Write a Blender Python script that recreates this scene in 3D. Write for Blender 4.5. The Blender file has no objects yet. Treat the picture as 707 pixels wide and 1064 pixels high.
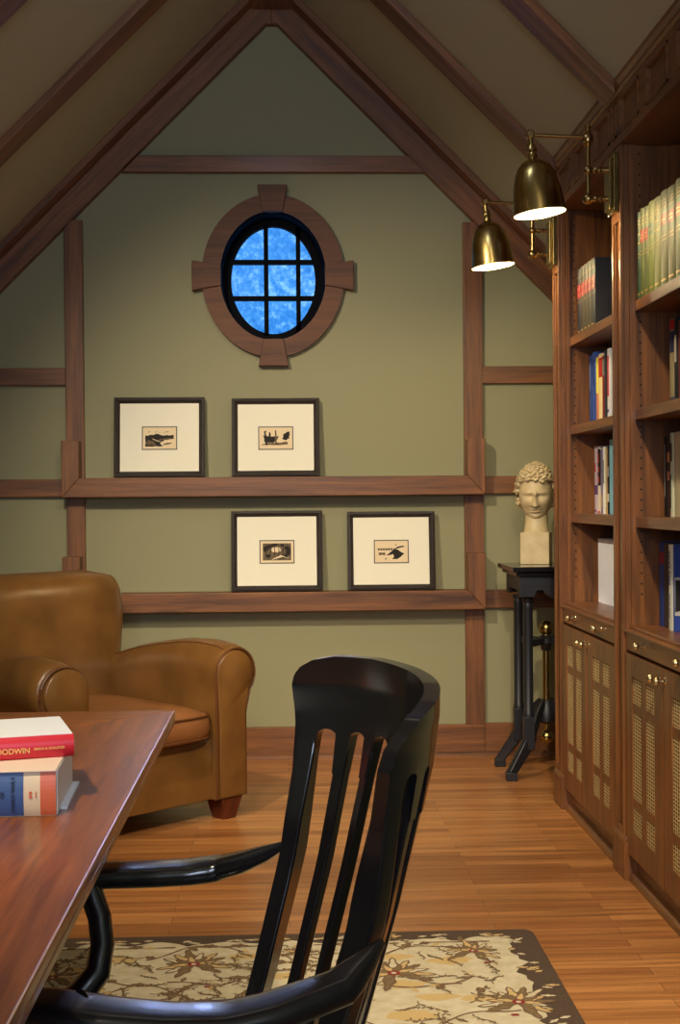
import bpy, bmesh, math, random
from mathutils import Vector, Matrix, Euler
C = bpy.context.scene.collection
PI = math.pi
random.seed(7)

# ------------------------------------------------------------------ materials
def srgb(r, g, b):
    f = lambda c: (c/255/12.92) if c/255 <= 0.04045 else ((c/255+0.055)/1.055)**2.4
    return (f(r), f(g), f(b), 1.0)

def mat(name, col, rough=0.5, metal=0.0, coat=0.0, spec=None, bump=None, var=None):
    m = bpy.data.materials.new(name); m.use_nodes = True
    nt = m.node_tree; b = nt.nodes['Principled BSDF']
    b.inputs['Base Color'].default_value = col
    b.inputs['Roughness'].default_value = rough
    b.inputs['Metallic'].default_value = metal
    b.inputs['Coat Weight'].default_value = coat
    b.inputs['Coat Roughness'].default_value = 0.12
    if spec is not None: b.inputs['Specular IOR Level'].default_value = spec
    if bump or var:
        tc = nt.nodes.new('ShaderNodeTexCoord')
        n = nt.nodes.new('ShaderNodeTexNoise')
        nt.links.new(tc.outputs['Object'], n.inputs['Vector'])
        n.inputs['Scale'].default_value = (bump or var)[0]
        n.inputs['Detail'].default_value = 6
        if bump:
            bp = nt.nodes.new('ShaderNodeBump')
            bp.inputs['Strength'].default_value = bump[1]
            bp.inputs['Distance'].default_value = bump[2]
            nt.links.new(n.outputs['Fac'], bp.inputs['Height'])
            nt.links.new(bp.outputs['Normal'], b.inputs['Normal'])
        if var:
            n2 = nt.nodes.new('ShaderNodeTexNoise'); n2.inputs['Scale'].default_value = var[0]
            n2.inputs['Detail'].default_value = 5
            nt.links.new(tc.outputs['Object'], n2.inputs['Vector'])
            r = nt.nodes.new('ShaderNodeValToRGB')
            r.color_ramp.elements[0].position = 0.3; r.color_ramp.elements[1].position = 0.7
            r.color_ramp.elements[0].color = var[1]; r.color_ramp.elements[1].color = col
            nt.links.new(n2.outputs['Fac'], r.inputs['Fac'])
            nt.links.new(r.outputs['Color'], b.inputs['Base Color'])
    return m

def wood(name, dark, light, axis='Z', rough=0.4, scale=1.0, coat=0.15, flame=0.0, bump=0.12):
    """long-grain wood; axis is the direction the grain runs in"""
    m = bpy.data.materials.new(name); m.use_nodes = True
    nt = m.node_tree; L = nt.links; b = nt.nodes['Principled BSDF']
    tc = nt.nodes.new('ShaderNodeTexCoord'); mp = nt.nodes.new('ShaderNodeMapping')
    s = {'X': (1.2, 22, 22), 'Y': (22, 1.2, 22), 'Z': (22, 22, 1.2)}[axis]
    mp.inputs['Scale'].default_value = tuple(v*scale for v in s)
    L.new(tc.outputs['Object'], mp.inputs['Vector'])
    n1 = nt.nodes.new('ShaderNodeTexNoise'); n1.inputs['Scale'].default_value = 1.0
    n1.inputs['Detail'].default_value = 8; n1.inputs['Roughness'].default_value = 0.6; n1.inputs['Distortion'].default_value = 0.6+flame
    L.new(mp.outputs['Vector'], n1.inputs['Vector'])
    mp2 = nt.nodes.new('ShaderNodeMapping'); mp2.inputs['Scale'].default_value = tuple(v*scale*6 for v in s)
    L.new(tc.outputs['Object'], mp2.inputs['Vector'])
    n2 = nt.nodes.new('ShaderNodeTexNoise'); n2.inputs['Scale'].default_value = 1.0; n2.inputs['Detail'].default_value = 3
    L.new(mp2.outputs['Vector'], n2.inputs['Vector'])
    ma = nt.nodes.new('ShaderNodeMath'); ma.operation = 'MULTIPLY_ADD'
    L.new(n2.outputs['Fac'], ma.inputs[0]); ma.inputs[1].default_value = 0.35
    L.new(n1.outputs['Fac'], ma.inputs[2])
    r = nt.nodes.new('ShaderNodeValToRGB')
    r.color_ramp.elements[0].position = 0.42; r.color_ramp.elements[0].color = dark
    r.color_ramp.elements[1].position = 0.85; r.color_ramp.elements[1].color = light
    L.new(ma.outputs[0], r.inputs['Fac']); L.new(r.outputs['Color'], b.inputs['Base Color'])
    b.inputs['Roughness'].default_value = rough
    b.inputs['Coat Weight'].default_value = coat; b.inputs['Coat Roughness'].default_value = 0.2
    bp = nt.nodes.new('ShaderNodeBump'); bp.inputs['Strength'].default_value = bump; bp.inputs['Distance'].default_value = 0.002
    L.new(ma.outputs[0], bp.inputs['Height']); L.new(bp.outputs['Normal'], b.inputs['Normal'])
    return m

def floor_mat():
    m = bpy.data.materials.new('oak_floorboards'); m.use_nodes = True
    nt = m.node_tree; L = nt.links; b = nt.nodes['Principled BSDF']
    tc = nt.nodes.new('ShaderNodeTexCoord')
    br = nt.nodes.new('ShaderNodeTexBrick')
    br.offset = 0.37; br.offset_frequency = 2
    br.inputs['Scale'].default_value = 1.0
    br.inputs['Brick Width'].default_value = 0.95; br.inputs['Row Height'].default_value = 0.057
    br.inputs['Mortar Size'].default_value = 0.0009; br.inputs['Mortar Smooth'].default_value = 0.1
    br.inputs['Bias'].default_value = 0.0
    br.inputs['Color1'].default_value = srgb(200, 138, 78); br.inputs['Color2'].default_value = srgb(164, 104, 56)
    br.inputs['Mortar'].default_value = srgb(95, 52, 26)
    L.new(tc.outputs['Object'], br.inputs['Vector'])
    mp = nt.nodes.new('ShaderNodeMapping'); mp.inputs['Scale'].default_value = (1.6, 38, 1)
    L.new(tc.outputs['Object'], mp.inputs['Vector'])
    n = nt.nodes.new('ShaderNodeTexNoise'); n.inputs['Scale'].default_value = 1.0; n.inputs['Detail'].default_value = 9
    n.inputs['Roughness'].default_value = 0.65; n.inputs['Distortion'].default_value = 0.8
    L.new(mp.outputs['Vector'], n.inputs['Vector'])
    r = nt.nodes.new('ShaderNodeValToRGB')
    r.color_ramp.elements[0].position = 0.30; r.color_ramp.elements[0].color = (0.36, 0.30, 0.26, 1)
    r.color_ramp.elements[1].position = 0.62; r.color_ramp.elements[1].color = (1.0, 1.0, 1.0, 1)
    L.new(n.outputs['Fac'], r.inputs['Fac'])
    mx = nt.nodes.new('ShaderNodeMix'); mx.data_type = 'RGBA'; mx.blend_type = 'MULTIPLY'
    mx.inputs['Factor'].default_value = 0.85
    L.new(br.outputs['Color'], mx.inputs['A']); L.new(r.outputs['Color'], mx.inputs['B'])
    L.new(mx.outputs['Result'], b.inputs['Base Color'])
    b.inputs['Roughness'].default_value = 0.33; b.inputs['Coat Weight'].default_value = 0.2
    b.inputs['Coat Roughness'].default_value = 0.22
    bp = nt.nodes.new('ShaderNodeBump'); bp.inputs['Strength'].default_value = 0.25; bp.inputs['Distance'].default_value = 0.001
    L.new(br.outputs['Fac'], bp.inputs['Height']); bp.invert = True
    L.new(bp.outputs['Normal'], b.inputs['Normal'])
    return m

M = {}
M['wall'] = mat('olive_paint', srgb(142, 139, 104), 0.7, bump=(60, 0.04, 0.001))
M['ceil'] = mat('taupe_olive_paint', srgb(172, 168, 142), 0.8)
BD, BL = srgb(62, 35, 17), srgb(136, 86, 44)
for ax in 'XYZ': M['beam'+ax] = wood('beam_wood_'+ax, BD, BL, ax, 0.5, 1.0, coat=0.06)
KD, KL = srgb(64, 36, 16), srgb(134, 83, 38)
for ax in 'XYZ': M['case'+ax] = wood('walnut_'+ax, KD, KL, ax, 0.38, 1.1, flame=0.5)
M['deskX'] = wood('desk_oak_X', srgb(86, 42, 14), srgb(152, 86, 34), 'X', 0.34, 1.7, coat=0.25, bump=0.06)
M['deskY'] = wood('desk_oak_Y', srgb(86, 42, 14), srgb(152, 86, 34), 'Y', 0.34, 1.7, coat=0.25, bump=0.06)
M['floor'] = floor_mat()
M['black'] = mat('black_lacquer', (0.006, 0.006, 0.007, 1), 0.2, coat=0.6)
M['blackiron'] = mat('ebonised_wood', (0.012, 0.012, 0.015, 1), 0.4)
M['windark'] = mat('dark_window_paint', (0.003, 0.003, 0.005, 1), 0.6, spec=0.04)
M['leather'] = mat('tan_leather', srgb(122, 84, 40), 0.30, bump=(220, 0.08, 0.001), var=(5, srgb(92, 61, 28)), coat=0.1)
M['cushion'] = mat('seat_leather', srgb(146, 96, 56), 0.3, bump=(220, 0.08, 0.001), var=(6, srgb(120, 76, 42)), coat=0.1)
M['piping'] = mat('leather_piping', srgb(92, 54, 24), 0.4)
M['foot'] = wood('mahogany_feet', srgb(60, 24, 16), srgb(100, 44, 28), 'Z', 0.3)
M['brass'] = mat('antique_brass', srgb(186, 164, 104), 0.26, metal=1.0, var=(30, srgb(160, 136, 80)))
M['brassd'] = mat('aged_brass_fitting', srgb(176, 146, 94), 0.26, metal=1.0)
M['nickel'] = mat('pale_brass_knob', srgb(214, 200, 160), 0.2, metal=1.0)
M['grille'] = mat('brass_lattice', srgb(206, 182, 128), 0.45, metal=0.25)
M['plaster'] = mat('cream_plaster', srgb(206, 188, 146), 0.5, bump=(70, 0.15, 0.002), var=(18, srgb(188, 166, 122)))
M['matboard'] = mat('cream_mat_board', srgb(234, 230, 208), 0.8)
M['paper'] = mat('etching_paper', srgb(226, 206, 168), 0.85)
M['ink'] = mat('etching_ink', srgb(34, 28, 24), 0.85)
M['sepia'] = mat('etching_midtone', srgb(132, 112, 84), 0.85, var=(240, srgb(60, 50, 40)))
M['frame'] = mat('dark_carved_frame', srgb(44, 32, 26), 0.45, bump=(260, 0.6, 0.004), var=(170, srgb(24, 17, 14)))
M['pages'] = mat('book_pages', srgb(238, 232, 214), 0.8)
M['white'] = mat('white_jacket', srgb(240, 243, 242), 0.5)
M['gold'] = mat('gold_foil', srgb(206, 170, 92), 0.4, metal=0.4)
M['bulb'] = None
def emit(name, col, s):
    m = bpy.data.materials.new(name); m.use_nodes = True; nt = m.node_tree
    nt.nodes.clear(); e = nt.nodes.new('ShaderNodeEmission'); o = nt.nodes.new('ShaderNodeOutputMaterial')
    e.inputs['Color'].default_value = col; e.inputs['Strength'].default_value = s
    nt.links.new(e.outputs[0], o.inputs[0]); return m
M['bulb'] = emit('glowing_bulb', (1, 0.80, 0.45, 1), 30)
M['shadein'] = mat('white_reflector', srgb(250, 240, 215), 0.5)
_cm = {}
def cmat(r, g, b, rough=0.5):
    k = (r, g, b, rough)
    if k not in _cm: _cm[k] = mat('cloth_%d_%d_%d' % (r, g, b), srgb(r, g, b), rough)
    return _cm[k]

# ------------------------------------------------------------------ mesh kit
class MB:
    def __init__(s): s.v = []; s.f = []; s.m = []; s.cur = 0
    def add(s, vs, fs):
        o = len(s.v); s.v += [tuple(p) for p in vs]
        for f in fs: s.f.append(tuple(o+i for i in f)); s.m.append(s.cur)
        return s
    def box(s, x0, x1, y0, y1, z0, z1):
        vs = [(x, y, z) for x in (x0, x1) for y in (y0, y1) for z in (z0, z1)]
        return s.add(vs, [(0,1,3,2),(4,6,7,5),(0,4,5,1),(2,3,7,6),(0,2,6,4),(1,5,7,3)])
    def prism(s, poly, axis, a, b):
        """2-D polygon extruded along axis between a and b; poly coords are the two other axes in xyz order"""
        n = len(poly)
        def P(p, t):
            return {'X': (t, p[0], p[1]), 'Y': (p[0], t, p[1]), 'Z': (p[0], p[1], t)}[axis]
        vs = [P(p, a) for p in poly]+[P(p, b) for p in poly]
        fs = [tuple(range(n))[::-1], tuple(range(n, 2*n))]+[(i, (i+1) % n, n+(i+1) % n, n+i) for i in range(n)]
        return s.add(vs, fs)
    def rings(s, rings, cap=True, closed=True):
        n = len(rings[0]); vs = [p for r in rings for p in r]; fs = []
        for k in range(len(rings)-1):
            for i in range(n if closed else n-1):
                j = (i+1) % n
                fs.append((k*n+i, k*n+j, (k+1)*n+j, (k+1)*n+i))
        if cap:
            fs.append(tuple(range(n))[::-1]); fs.append(tuple((len(rings)-1)*n+i for i in range(n)))
        return s.add(vs, fs)
    def lathe(s, prof, c=(0,0,0), axis='Z', n=24, cap=True):
        """prof: list of (radius, t along axis)"""
        R = []
        for r, t in prof:
            ring = []
            for i in range(n):
                a = 2*PI*i/n; p = (r*math.cos(a), r*math.sin(a))
                q = {'Z': (p[0], p[1], t), 'X': (t, p[0], p[1]), 'Y': (p[1], t, p[0])}[axis]
                ring.append((c[0]+q[0], c[1]+q[1], c[2]+q[2]))
            R.append(ring)
        return s.rings(R, cap)
    def tube(s, pts, r, n=8, up=(0,0,1), cap=True, power=1.0):
        """r: number, list of numbers, or list of (side, vertical) half sizes"""
        pts = [Vector(p) for p in pts]; R = []
        for k, p in enumerate(pts):
            a = pts[max(0, k-1)]; b = pts[min(len(pts)-1, k+1)]
            t = (b-a).normalized(); u = Vector(up)
            if abs(t.dot(u)) > 0.98: u = Vector((0, 1, 0))
            sd = t.cross(u).normalized(); w = sd.cross(t).normalized()
            rr = r[k] if isinstance(r, (list, tuple)) else r
            ra, rb = rr if isinstance(rr, (list, tuple)) else (rr, rr)
            ring = []
            for i in range(n):
                an = 2*PI*i/n; ca, sa = math.cos(an), math.sin(an)
                ca = math.copysign(abs(ca)**power, ca); sa = math.copysign(abs(sa)**power, sa)
                ring.append(tuple(p+sd*(ra*ca)+w*(rb*sa)))
            R.append(ring)
        return s.rings(R, cap)
    def ball(s, c, r, n=16, m=10, sc=(1,1,1)):
        prof = [(max(1e-4, r*math.sin(PI*k/m)), -r*math.cos(PI*k/m)) for k in range(m+1)]
        o = len(s.v); s.lathe(prof, (0,0,0), 'Z', n)
        for i in range(o, len(s.v)):
            x, y, z = s.v[i]; s.v[i] = (c[0]+x*sc[0], c[1]+y*sc[1], c[2]+z*sc[2])
        return s
    def xf(s, mtx, start=0):
        for i in range(start, len(s.v)): s.v[i] = tuple(mtx @ Vector(s.v[i]))
        return s
    def build(s, name, mats, parent=None, smooth=False, bevel=0, angle=35, seg=2, solid=None, sub=0):
        me = bpy.data.meshes.new(name); me.from_pydata(s.v, [], s.f)
        if not isinstance(mats, (list, tuple)): mats = [mats]
        for m in mats: me.materials.append(m)
        for p, k in zip(me.polygons, s.m): p.material_index = k
        bm = bmesh.new(); bm.from_mesh(me); bmesh.ops.recalc_face_normals(bm, faces=bm.faces); bm.to_mesh(me); bm.free()
        if smooth:
            me.shade_smooth()
            try: me.set_sharp_from_angle(angle=math.radians(angle))
            except Exception: pass
        o = bpy.data.objects.new(name, me); C.objects.link(o)
        if parent is not None:
            o.parent = parent
            pass
        if solid: 
            md = o.modifiers.new('solid', 'SOLIDIFY'); md.thickness = solid; md.offset = 0
        if bevel:
            md = o.modifiers.new('bevel', 'BEVEL'); md.width = bevel; md.segments = seg; md.limit_method = 'ANGLE'
            md.angle_limit = math.radians(40)
        if sub:
            md = o.modifiers.new('sub', 'SUBSURF'); md.levels = sub; md.render_levels = sub
        return o

def tag(o, label=None, cat=None, group=None, kind=None):
    if label: o['label'] = label
    if cat: o['category'] = cat
    if group: o['group'] = group
    if kind: o['kind'] = kind
    return o
def empty(name, loc=(0,0,0), rz=0, world=False):
    """world=True: children are given in world coordinates"""
    o = bpy.data.objects.new(name, None); C.objects.link(o)
    o.location = loc; o.rotation_euler = (0, 0, rz); o.empty_display_size = 0.1
    if world: _W[o.name] = Vector(loc)
    return o
_W = {}
_ob = MB.build
def _build(s, name, mats, parent=None, **k):
    o = _ob(s, name, mats, parent, **k)
    if parent is not None and parent.name in _W: o.location = -_W[parent.name]
    elif parent is not None and parent.parent is not None and parent.parent.name in _W and parent.location.length > 0: pass
    return o
MB.build = _build
def struct(o): o['kind'] = 'structure'; return o
def copy_tree(o, parent=None):
    c = o.copy(); C.objects.link(c)
    if parent is not None: c.parent = parent
    for ch in list(o.children): copy_tree(ch, c)
    return c
def text_mesh(name, body, size, m, mtx, parent, ext=0.0003, align='LEFT'):
    cu = bpy.data.curves.new(name, 'FONT'); cu.body = body; cu.size = size; cu.extrude = ext
    cu.offset = size*0.02; cu.align_x = align; cu.align_y = 'CENTER'
    t = bpy.data.objects.new(name, cu); C.objects.link(t)
    dg = bpy.context.evaluated_depsgraph_get()
    me = bpy.data.meshes.new_from_object(t.evaluated_get(dg))
    bpy.data.objects.remove(t); me.transform(mtx); me.materials.clear(); me.materials.append(m)
    o = bpy.data.objects.new(name, me); C.objects.link(o); o.parent = parent
    if parent is not None and parent.name in _W: o.location = -_W[parent.name]
    return o
def superellipse_stack(mb, levels, n=40, e=4.0):
    """levels: (cx, cy, z, half x, half y)"""
    R = []
    for cx, cy, z, a, b in levels:
        ring = []
        for i in range(n):
            t = 2*PI*i/n; c, s_ = math.cos(t), math.sin(t)
            ring.append((cx+a*math.copysign(abs(c)**(2/e), c), cy+b*math.copysign(abs(s_)**(2/e), s_), z))
        R.append(ring)
    return mb.rings(R)

# ------------------------------------------------------------------ camera
H = 1.25; F = 1400.0
yaw = math.atan(55.5/F); pit = math.atan(13/F); roll = 0.008
f = Vector((math.sin(yaw)*math.cos(pit), math.cos(yaw)*math.cos(pit), -math.sin(pit)))
r0 = Vector((math.cos(yaw), -math.sin(yaw), 0)); u0 = r0.cross(f)
R_ = r0*math.cos(roll)-u0*math.sin(roll); U_ = r0*math.sin(roll)+u0*math.cos(roll)
cam = bpy.data.cameras.new('camera'); co = bpy.data.objects.new('camera', cam); C.objects.link(co)
cam.sensor_fit = 'VERTICAL'; cam.sensor_height = 24.0; cam.lens = 24.0*F/1064.0; cam.clip_start = 0.05
mt = Matrix((R_, U_, -f)).transposed().to_4x4(); mt.translation = Vector((0, 0, H)); co.matrix_world = mt
bpy.context.scene.camera = co

# ------------------------------------------------------------------ room shell
YB = 6.54; XL = -2.35; XR = 1.60; XN = 1.16; YF = -1.6; K = 3.75; XRG = -0.053
cz = lambda x: K-abs(x-XRG)
WX, WZ = -0.056, 2.328            # window centre
def ell(cx, cz_, a, b, n=64): return [(cx+a*math.cos(2*PI*i/n), cz_+b*math.sin(2*PI*i/n)) for i in range(n)]
# floor
struct(MB().box(XL, XR, YF, YB, -0.03, 0).build('floor', M['floor']))
# back wall with the oval hole
def wall_back():
    bm = bmesh.new()
    out = [(XL, -0.03), (XR, -0.03), (XR, cz(XR)+0.05), (XRG, K+0.05), (XL, cz(XL)+0.05)]
    hole = ell(WX, WZ, 0.262, 0.318)
    for y in (YB, YB+0.2):
        a = [bm.verts.new((p[0], y, p[1])) for p in out]; b = [bm.verts.new((p[0], y, p[1])) for p in hole]
        ed = [bm.edges.new((a[i], a[(i+1) % len(a)])) for i in range(len(a))]+[bm.edges.new((b[i], b[(i+1) % len(b)])) for i in range(len(b))]
        bmesh.ops.triangle_fill(bm, use_beauty=True, edges=ed)
    me = bpy.data.meshes.new('wall_back'); bm.to_mesh(me); bm.free(); me.materials.append(M['wall'])
    o = bpy.data.objects.new('wall_back', me); C.objects.link(o); return struct(o)
wall_back()
struct(MB().box(XL-0.1, XL, YF, YB, -0.03, cz(XL)+0.06).build('wall_left', M['wall']))
w = MB().box(XR, XR+0.1, 5.515, YB, -0.03, cz(XR)+0.06).box(XN, XN+0.1, YF, 3.365, -0.03, cz(XN)+0.06)
w.box(1.545, 1.60, 3.30, 5.51, 0, 2.7)
struct(w.build('wall_right', M['wall']))
struct(MB().box(XL-0.1, XR+0.1, YF-0.1, YF, -0.03, K+0.1).build('wall_front', M['wall']))
# ceiling: two slopes
cl = MB()
T = 0.05
cl.prism([(XL-0.1, cz(XL)-0.1), (XRG, K), (XRG, K+T), (XL-0.1, cz(XL)-0.1+T)], 'Y', YF, YB)
cl.prism([(XRG, K), (1.105, cz(1.105)), (1.105, cz(1.105)+T), (XRG, K+T)], 'Y', YF, 5.51)
cl.prism([(XRG, K), (XR+0.1, cz(XR)-0.1), (XR+0.1, cz(XR)-0.1+T), (XRG, K+T)], 'Y', 5.51, YB)
cl.box(1.10, 1.62, YF, 5.51, 2.63, 2.70)
struct(cl.build('ceiling', M['ceil']))
tn = [0]
def trim(mb, m, bevel=0.003):
    tn[0] += 1; o = mb.build('trim_%d' % tn[0], m, bevel=bevel); return struct(o)
# rafters on the gable wall (front faces) and boards under the ceiling
def slope_grain(name, sgn):
    m = wood(name, BD, BL, 'X', 0.5, 1.0, coat=0.06)
    mp = [n for n in m.node_tree.nodes if n.type == 'MAPPING']
    tc = [n for n in m.node_tree.nodes if n.type == 'TEX_COORD'][0]
    pre = m.node_tree.nodes.new('ShaderNodeMapping'); pre.inputs['Rotation'].default_value = (0, sgn*PI/4, 0)
    m.node_tree.links.new(tc.outputs['Object'], pre.inputs['Vector'])
    for q in mp: m.node_tree.links.new(pre.outputs['Vector'], q.inputs['Vector'])
    return m
M['slopeL'] = slope_grain('beam_wood_left_slope', 1); M['slopeR'] = slope_grain('beam_wood_right_slope', -1)
lo = 3.561; hi = 3.727
for sg, xe, mm in ((-1, XL, M['slopeL']), (1, XR, M['slopeR'])):
    L_ = abs(xe-XRG)
    trim(MB().prism([(XRG+sg*0.026, lo-0.026), (xe, lo-L_), (xe, hi-L_+0.01), (XRG, hi+0.01), (XRG, lo-0.026)], 'Y', YB-0.05, YB), mm)
    for (ya, yb, xend) in ((6.38, 6.54, xe), (5.375, 5.535, xe if sg < 0 else 1.09), (4.37, 4.525, xe if sg < 0 else 1.085), (3.365, 3.52, xe if sg < 0 else 1.085)):
        l2 = abs(xend-XRG)
        yb2 = yb-0.05 if yb > 6.5 else yb
        trim(MB().prism([(XRG, K), (xend, K-l2), (xend, K-l2-0.045), (XRG, K-0.045)], 'Y', ya, yb2), mm)
        if yb > 6.5: trim(MB().prism([(XRG, K), (xend, K-l2), (xend, K-l2-0.034), (XRG, K-0.034)], 'Y', yb2, yb), mm)
# ridge beam
trim(MB().prism([(XRG-0.075, 3.60), (XRG+0.075, 3.60), (XRG+0.15, 3.612), (XRG+0.15, 3.62), (XRG, K), (XRG-0.15, 3.62), (XRG-0.15, 3.612)], 'Y', 2.0, YB-0.05), M['beamY'])
# tie beam, posts, side rails
y1 = YB-0.035
trim(MB().prism([(-0.778, 2.828), (0.682, 2.828), (0.61, 2.908), (-0.70, 2.908)], 'Y', y1, YB), M['beamX'])
for x0, x1, in ((-1.055, -0.968), (0.865, 0.958)):
    xm = min(abs(x0-XRG), abs(x1-XRG))
    trim(MB().box(x0, x1, YB-0.03, YB, 0.15, lo-max(abs(x0-XRG), abs(x1-XRG))+0.04), M['beamZ'])
for (za, zb) in ((1.808, 1.891), (1.272, 1.358), (0.716, 0.806)):
    trim(MB().box(XL, -1.055, YB-0.028, YB, za, zb), M['beamX'])
    trim(MB().box(0.958, XR, YB-0.028, YB, za, zb), M['beamX'])
# baseboards
struct(MB().box(XL, 0.955, YB-0.03, YB, 0, 0.15).box(0.955, XR, YB-0.018, YB, 0, 0.155)
       .prism([(YB-0.045, 0), (YB-0.03, 0), (YB-0.03, 0.02), (YB-0.035, 0.018), (YB-0.043, 0.009)], 'X', XL, XR)
       .build('baseboard_back', M['beamX'], bevel=0.002))
struct(MB().box(XL, XL+0.02, YF, YB-0.05, 0, 0.15).build('baseboard_left', M['beamY']))

# picture ledges with upturned mitred ends
def ledge(zt, label):
    t = 0.092; zb = zt-t; D0 = YB-0.12; D1 = YB-0.001
    r = empty('picture_ledge', (XRG, YB-0.06, zb), world=True)
    tag(r, label, 'ledge', 'picture ledges on the green wall')
    XA, XB = -1.064, 0.952; ww = 0.083
    MB().prism([(XA, zb), (XB, zb), (XB-ww, zt), (XA+ww, zt)], 'Y', D0, D1).build('shelf_board', M['beamX'], r, bevel=0.003)
    MB().prism([(XA, zb), (XA+ww, zt), (XA+ww, zt+0.178), (XA, zt+0.178)], 'Y', D0, D1).build('upturned_end', M['beamZ'], r, bevel=0.003)
    MB().prism([(XB, zb), (XB, zt+0.178), (XB-ww, zt+0.178), (XB-ww, zt)], 'Y', D0, D1).build('upturned_end', M['beamZ'], r, bevel=0.003)
ledge(1.361, 'upper long reddish wood picture ledge on the green wall, under the oval window')
ledge(0.810, 'lower long reddish wood picture ledge on the green wall, partly behind the armchair')

# ------------------------------------------------------------------ window
wn = empty('window_1', (WX, YB, WZ), world=True); wn['kind'] = 'structure'
def ring_prism(mb, c, a0, b0, a1, b1, ya, yb, n=72, tz=0.0):
    R = []
    o0 = ell(c[0], c[1], a0, b0, n); o1 = ell(c[0], c[1], a1, b1, n)
    rings = [[(p[0], ya, p[1]) for p in o0], [(p[0], ya, p[1]) for p in o1], [(p[0], yb, p[1]) for p in o1], [(p[0], yb, p[1]) for p in o0]]
    vs = [p for r in rings for p in r]; fs = []
    for k in range(4):
        for i in range(n):
            j = (i+1) % n; k2 = (k+1) % 4
            fs.append((k*n+i, k*n+j, k2*n+j, k2*n+i))
    return mb.add(vs, fs)
M['ring'] = wood('window_surround_wood', srgb(66, 40, 25), srgb(112, 70, 42), 'X', 0.65, 0.8, coat=0.0)
ring_prism(MB(), (WX, WZ+0.002), 0.343, 0.392, 0.255, 0.310, YB-0.04, YB).build('casing', M['ring'], wn, smooth=True, angle=30)
for (dx, dz, rot) in ((0, 1, 0), (0, -1, PI), (-1, 0, PI/2), (1, 0, -PI/2)):
    mb = MB()
    rad = 0.305 if dz else 0.250; out_ = 0.435 if dz else 0.388
    p = [(-0.048, rad), (0.048, rad), (0.072, out_), (-0.072, out_)]
    cs, sn = math.cos(rot), math.sin(rot)
    poly = [(WX+x*cs-z*sn, WZ+0.002+x*sn+z*cs) for x, z in p]
    mb.prism(poly, 'Y', YB-0.055, YB-0.001); mb.build('keystone', M['ring'], wn, bevel=0.003)
j = MB(); n = 72
rr = []
for a, b, y in ((0.256, 0.311, YB-0.03), (0.250, 0.305, YB-0.02), (0.246, 0.300, YB+0.05), (0.246, 0.300, YB+0.2), (0.265, 0.32, YB+0.2), (0.265, 0.32, YB-0.02)):
    rr.append([(p[0], y, p[1]) for p in ell(WX, WZ, a, b, n)])
j.rings(rr, cap=False); j.build('jamb', M['windark'], wn, smooth=True)
s_ = MB(); ring_prism(s_, (WX, WZ+0.002), 0.26, 0.315, 0.207, 0.264, YB+0.10, YB+0.14)
s_.build('sash_frame', M['windark'], wn, smooth=True, angle=30)
mu = MB(); z0 = WZ
for x in (-0.091, 0.067): mu.box(x-0.011, x+0.011, YB+0.10, YB+0.135, z0-0.27, z0+0.27)
for z in (2.42, 2.242): mu.box(WX-0.215, WX+0.215, YB+0.101, YB+0.134, z-0.011, z+0.011)
mu.build('muntins', M['windark'], wn)
gm = bpy.data.materials.new('window_glass'); gm.use_nodes = True; nt = gm.node_tree; nt.nodes.clear()
o_ = nt.nodes.new('ShaderNodeOutputMaterial'); mx = nt.nodes.new('ShaderNodeMixShader'); tr = nt.nodes.new('ShaderNodeBsdfTransparent')
gl = nt.nodes.new('ShaderNodeBsdfGlossy'); gl.inputs['Roughness'].default_value = 0.05; mx.inputs[0].default_value = 0.03
nt.links.new(tr.outputs[0], mx.inputs[1]); nt.links.new(gl.outputs[0], mx.inputs[2]); nt.links.new(mx.outputs[0], o_.inputs[0])
MB().prism(ell(WX, WZ, 0.24, 0.29), 'Y', YB+0.115, YB+0.119).build('pane', gm, wn)

# ------------------------------------------------------------------ world: deep blue dusk seen through trees
wd = bpy.data.worlds.new('dusk'); bpy.context.scene.world = wd; wd.use_nodes = True
nt = wd.node_tree; nt.nodes.clear(); L = nt.links
o_ = nt.nodes.new('ShaderNodeOutputWorld'); bg = nt.nodes.new('ShaderNodeBackground')
tc = nt.nodes.new('ShaderNodeTexCoord')
n1 = nt.nodes.new('ShaderNodeTexNoise'); n1.inputs['Scale'].default_value = 190; n1.inputs['Detail'].default_value = 8; n1.inputs['Roughness'].default_value = 0.75
n2 = nt.nodes.new('ShaderNodeTexNoise'); n2.inputs['Scale'].default_value = 14; n2.inputs['Detail'].default_value = 4
L.new(tc.outputs['Generated'], n1.inputs['Vector']); L.new(tc.outputs['Generated'], n2.inputs['Vector'])
ad = nt.nodes.new('ShaderNodeMath'); ad.operation = 'MULTIPLY_ADD'; ad.inputs[1].default_value = 0.55
L.new(n2.outputs['Fac'], ad.inputs[0]); L.new(n1.outputs['Fac'], ad.inputs[2])
rp = nt.nodes.new('ShaderNodeValToRGB'); e = rp.color_ramp.elements
e[0].position = 0.58; e[0].color = srgb(26, 98, 180); e[1].position = 0.98; e[1].color = srgb(134, 196, 244)
m_ = rp.color_ramp.elements.new(0.80); m_.color = srgb(58, 136, 220)
L.new(ad.outputs[0], rp.inputs['Fac']); L.new(rp.outputs['Color'], bg.inputs['Color']); bg.inputs['Strength'].default_value = 1.5
L.new(bg.outputs[0], o_.inputs[0])

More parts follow.
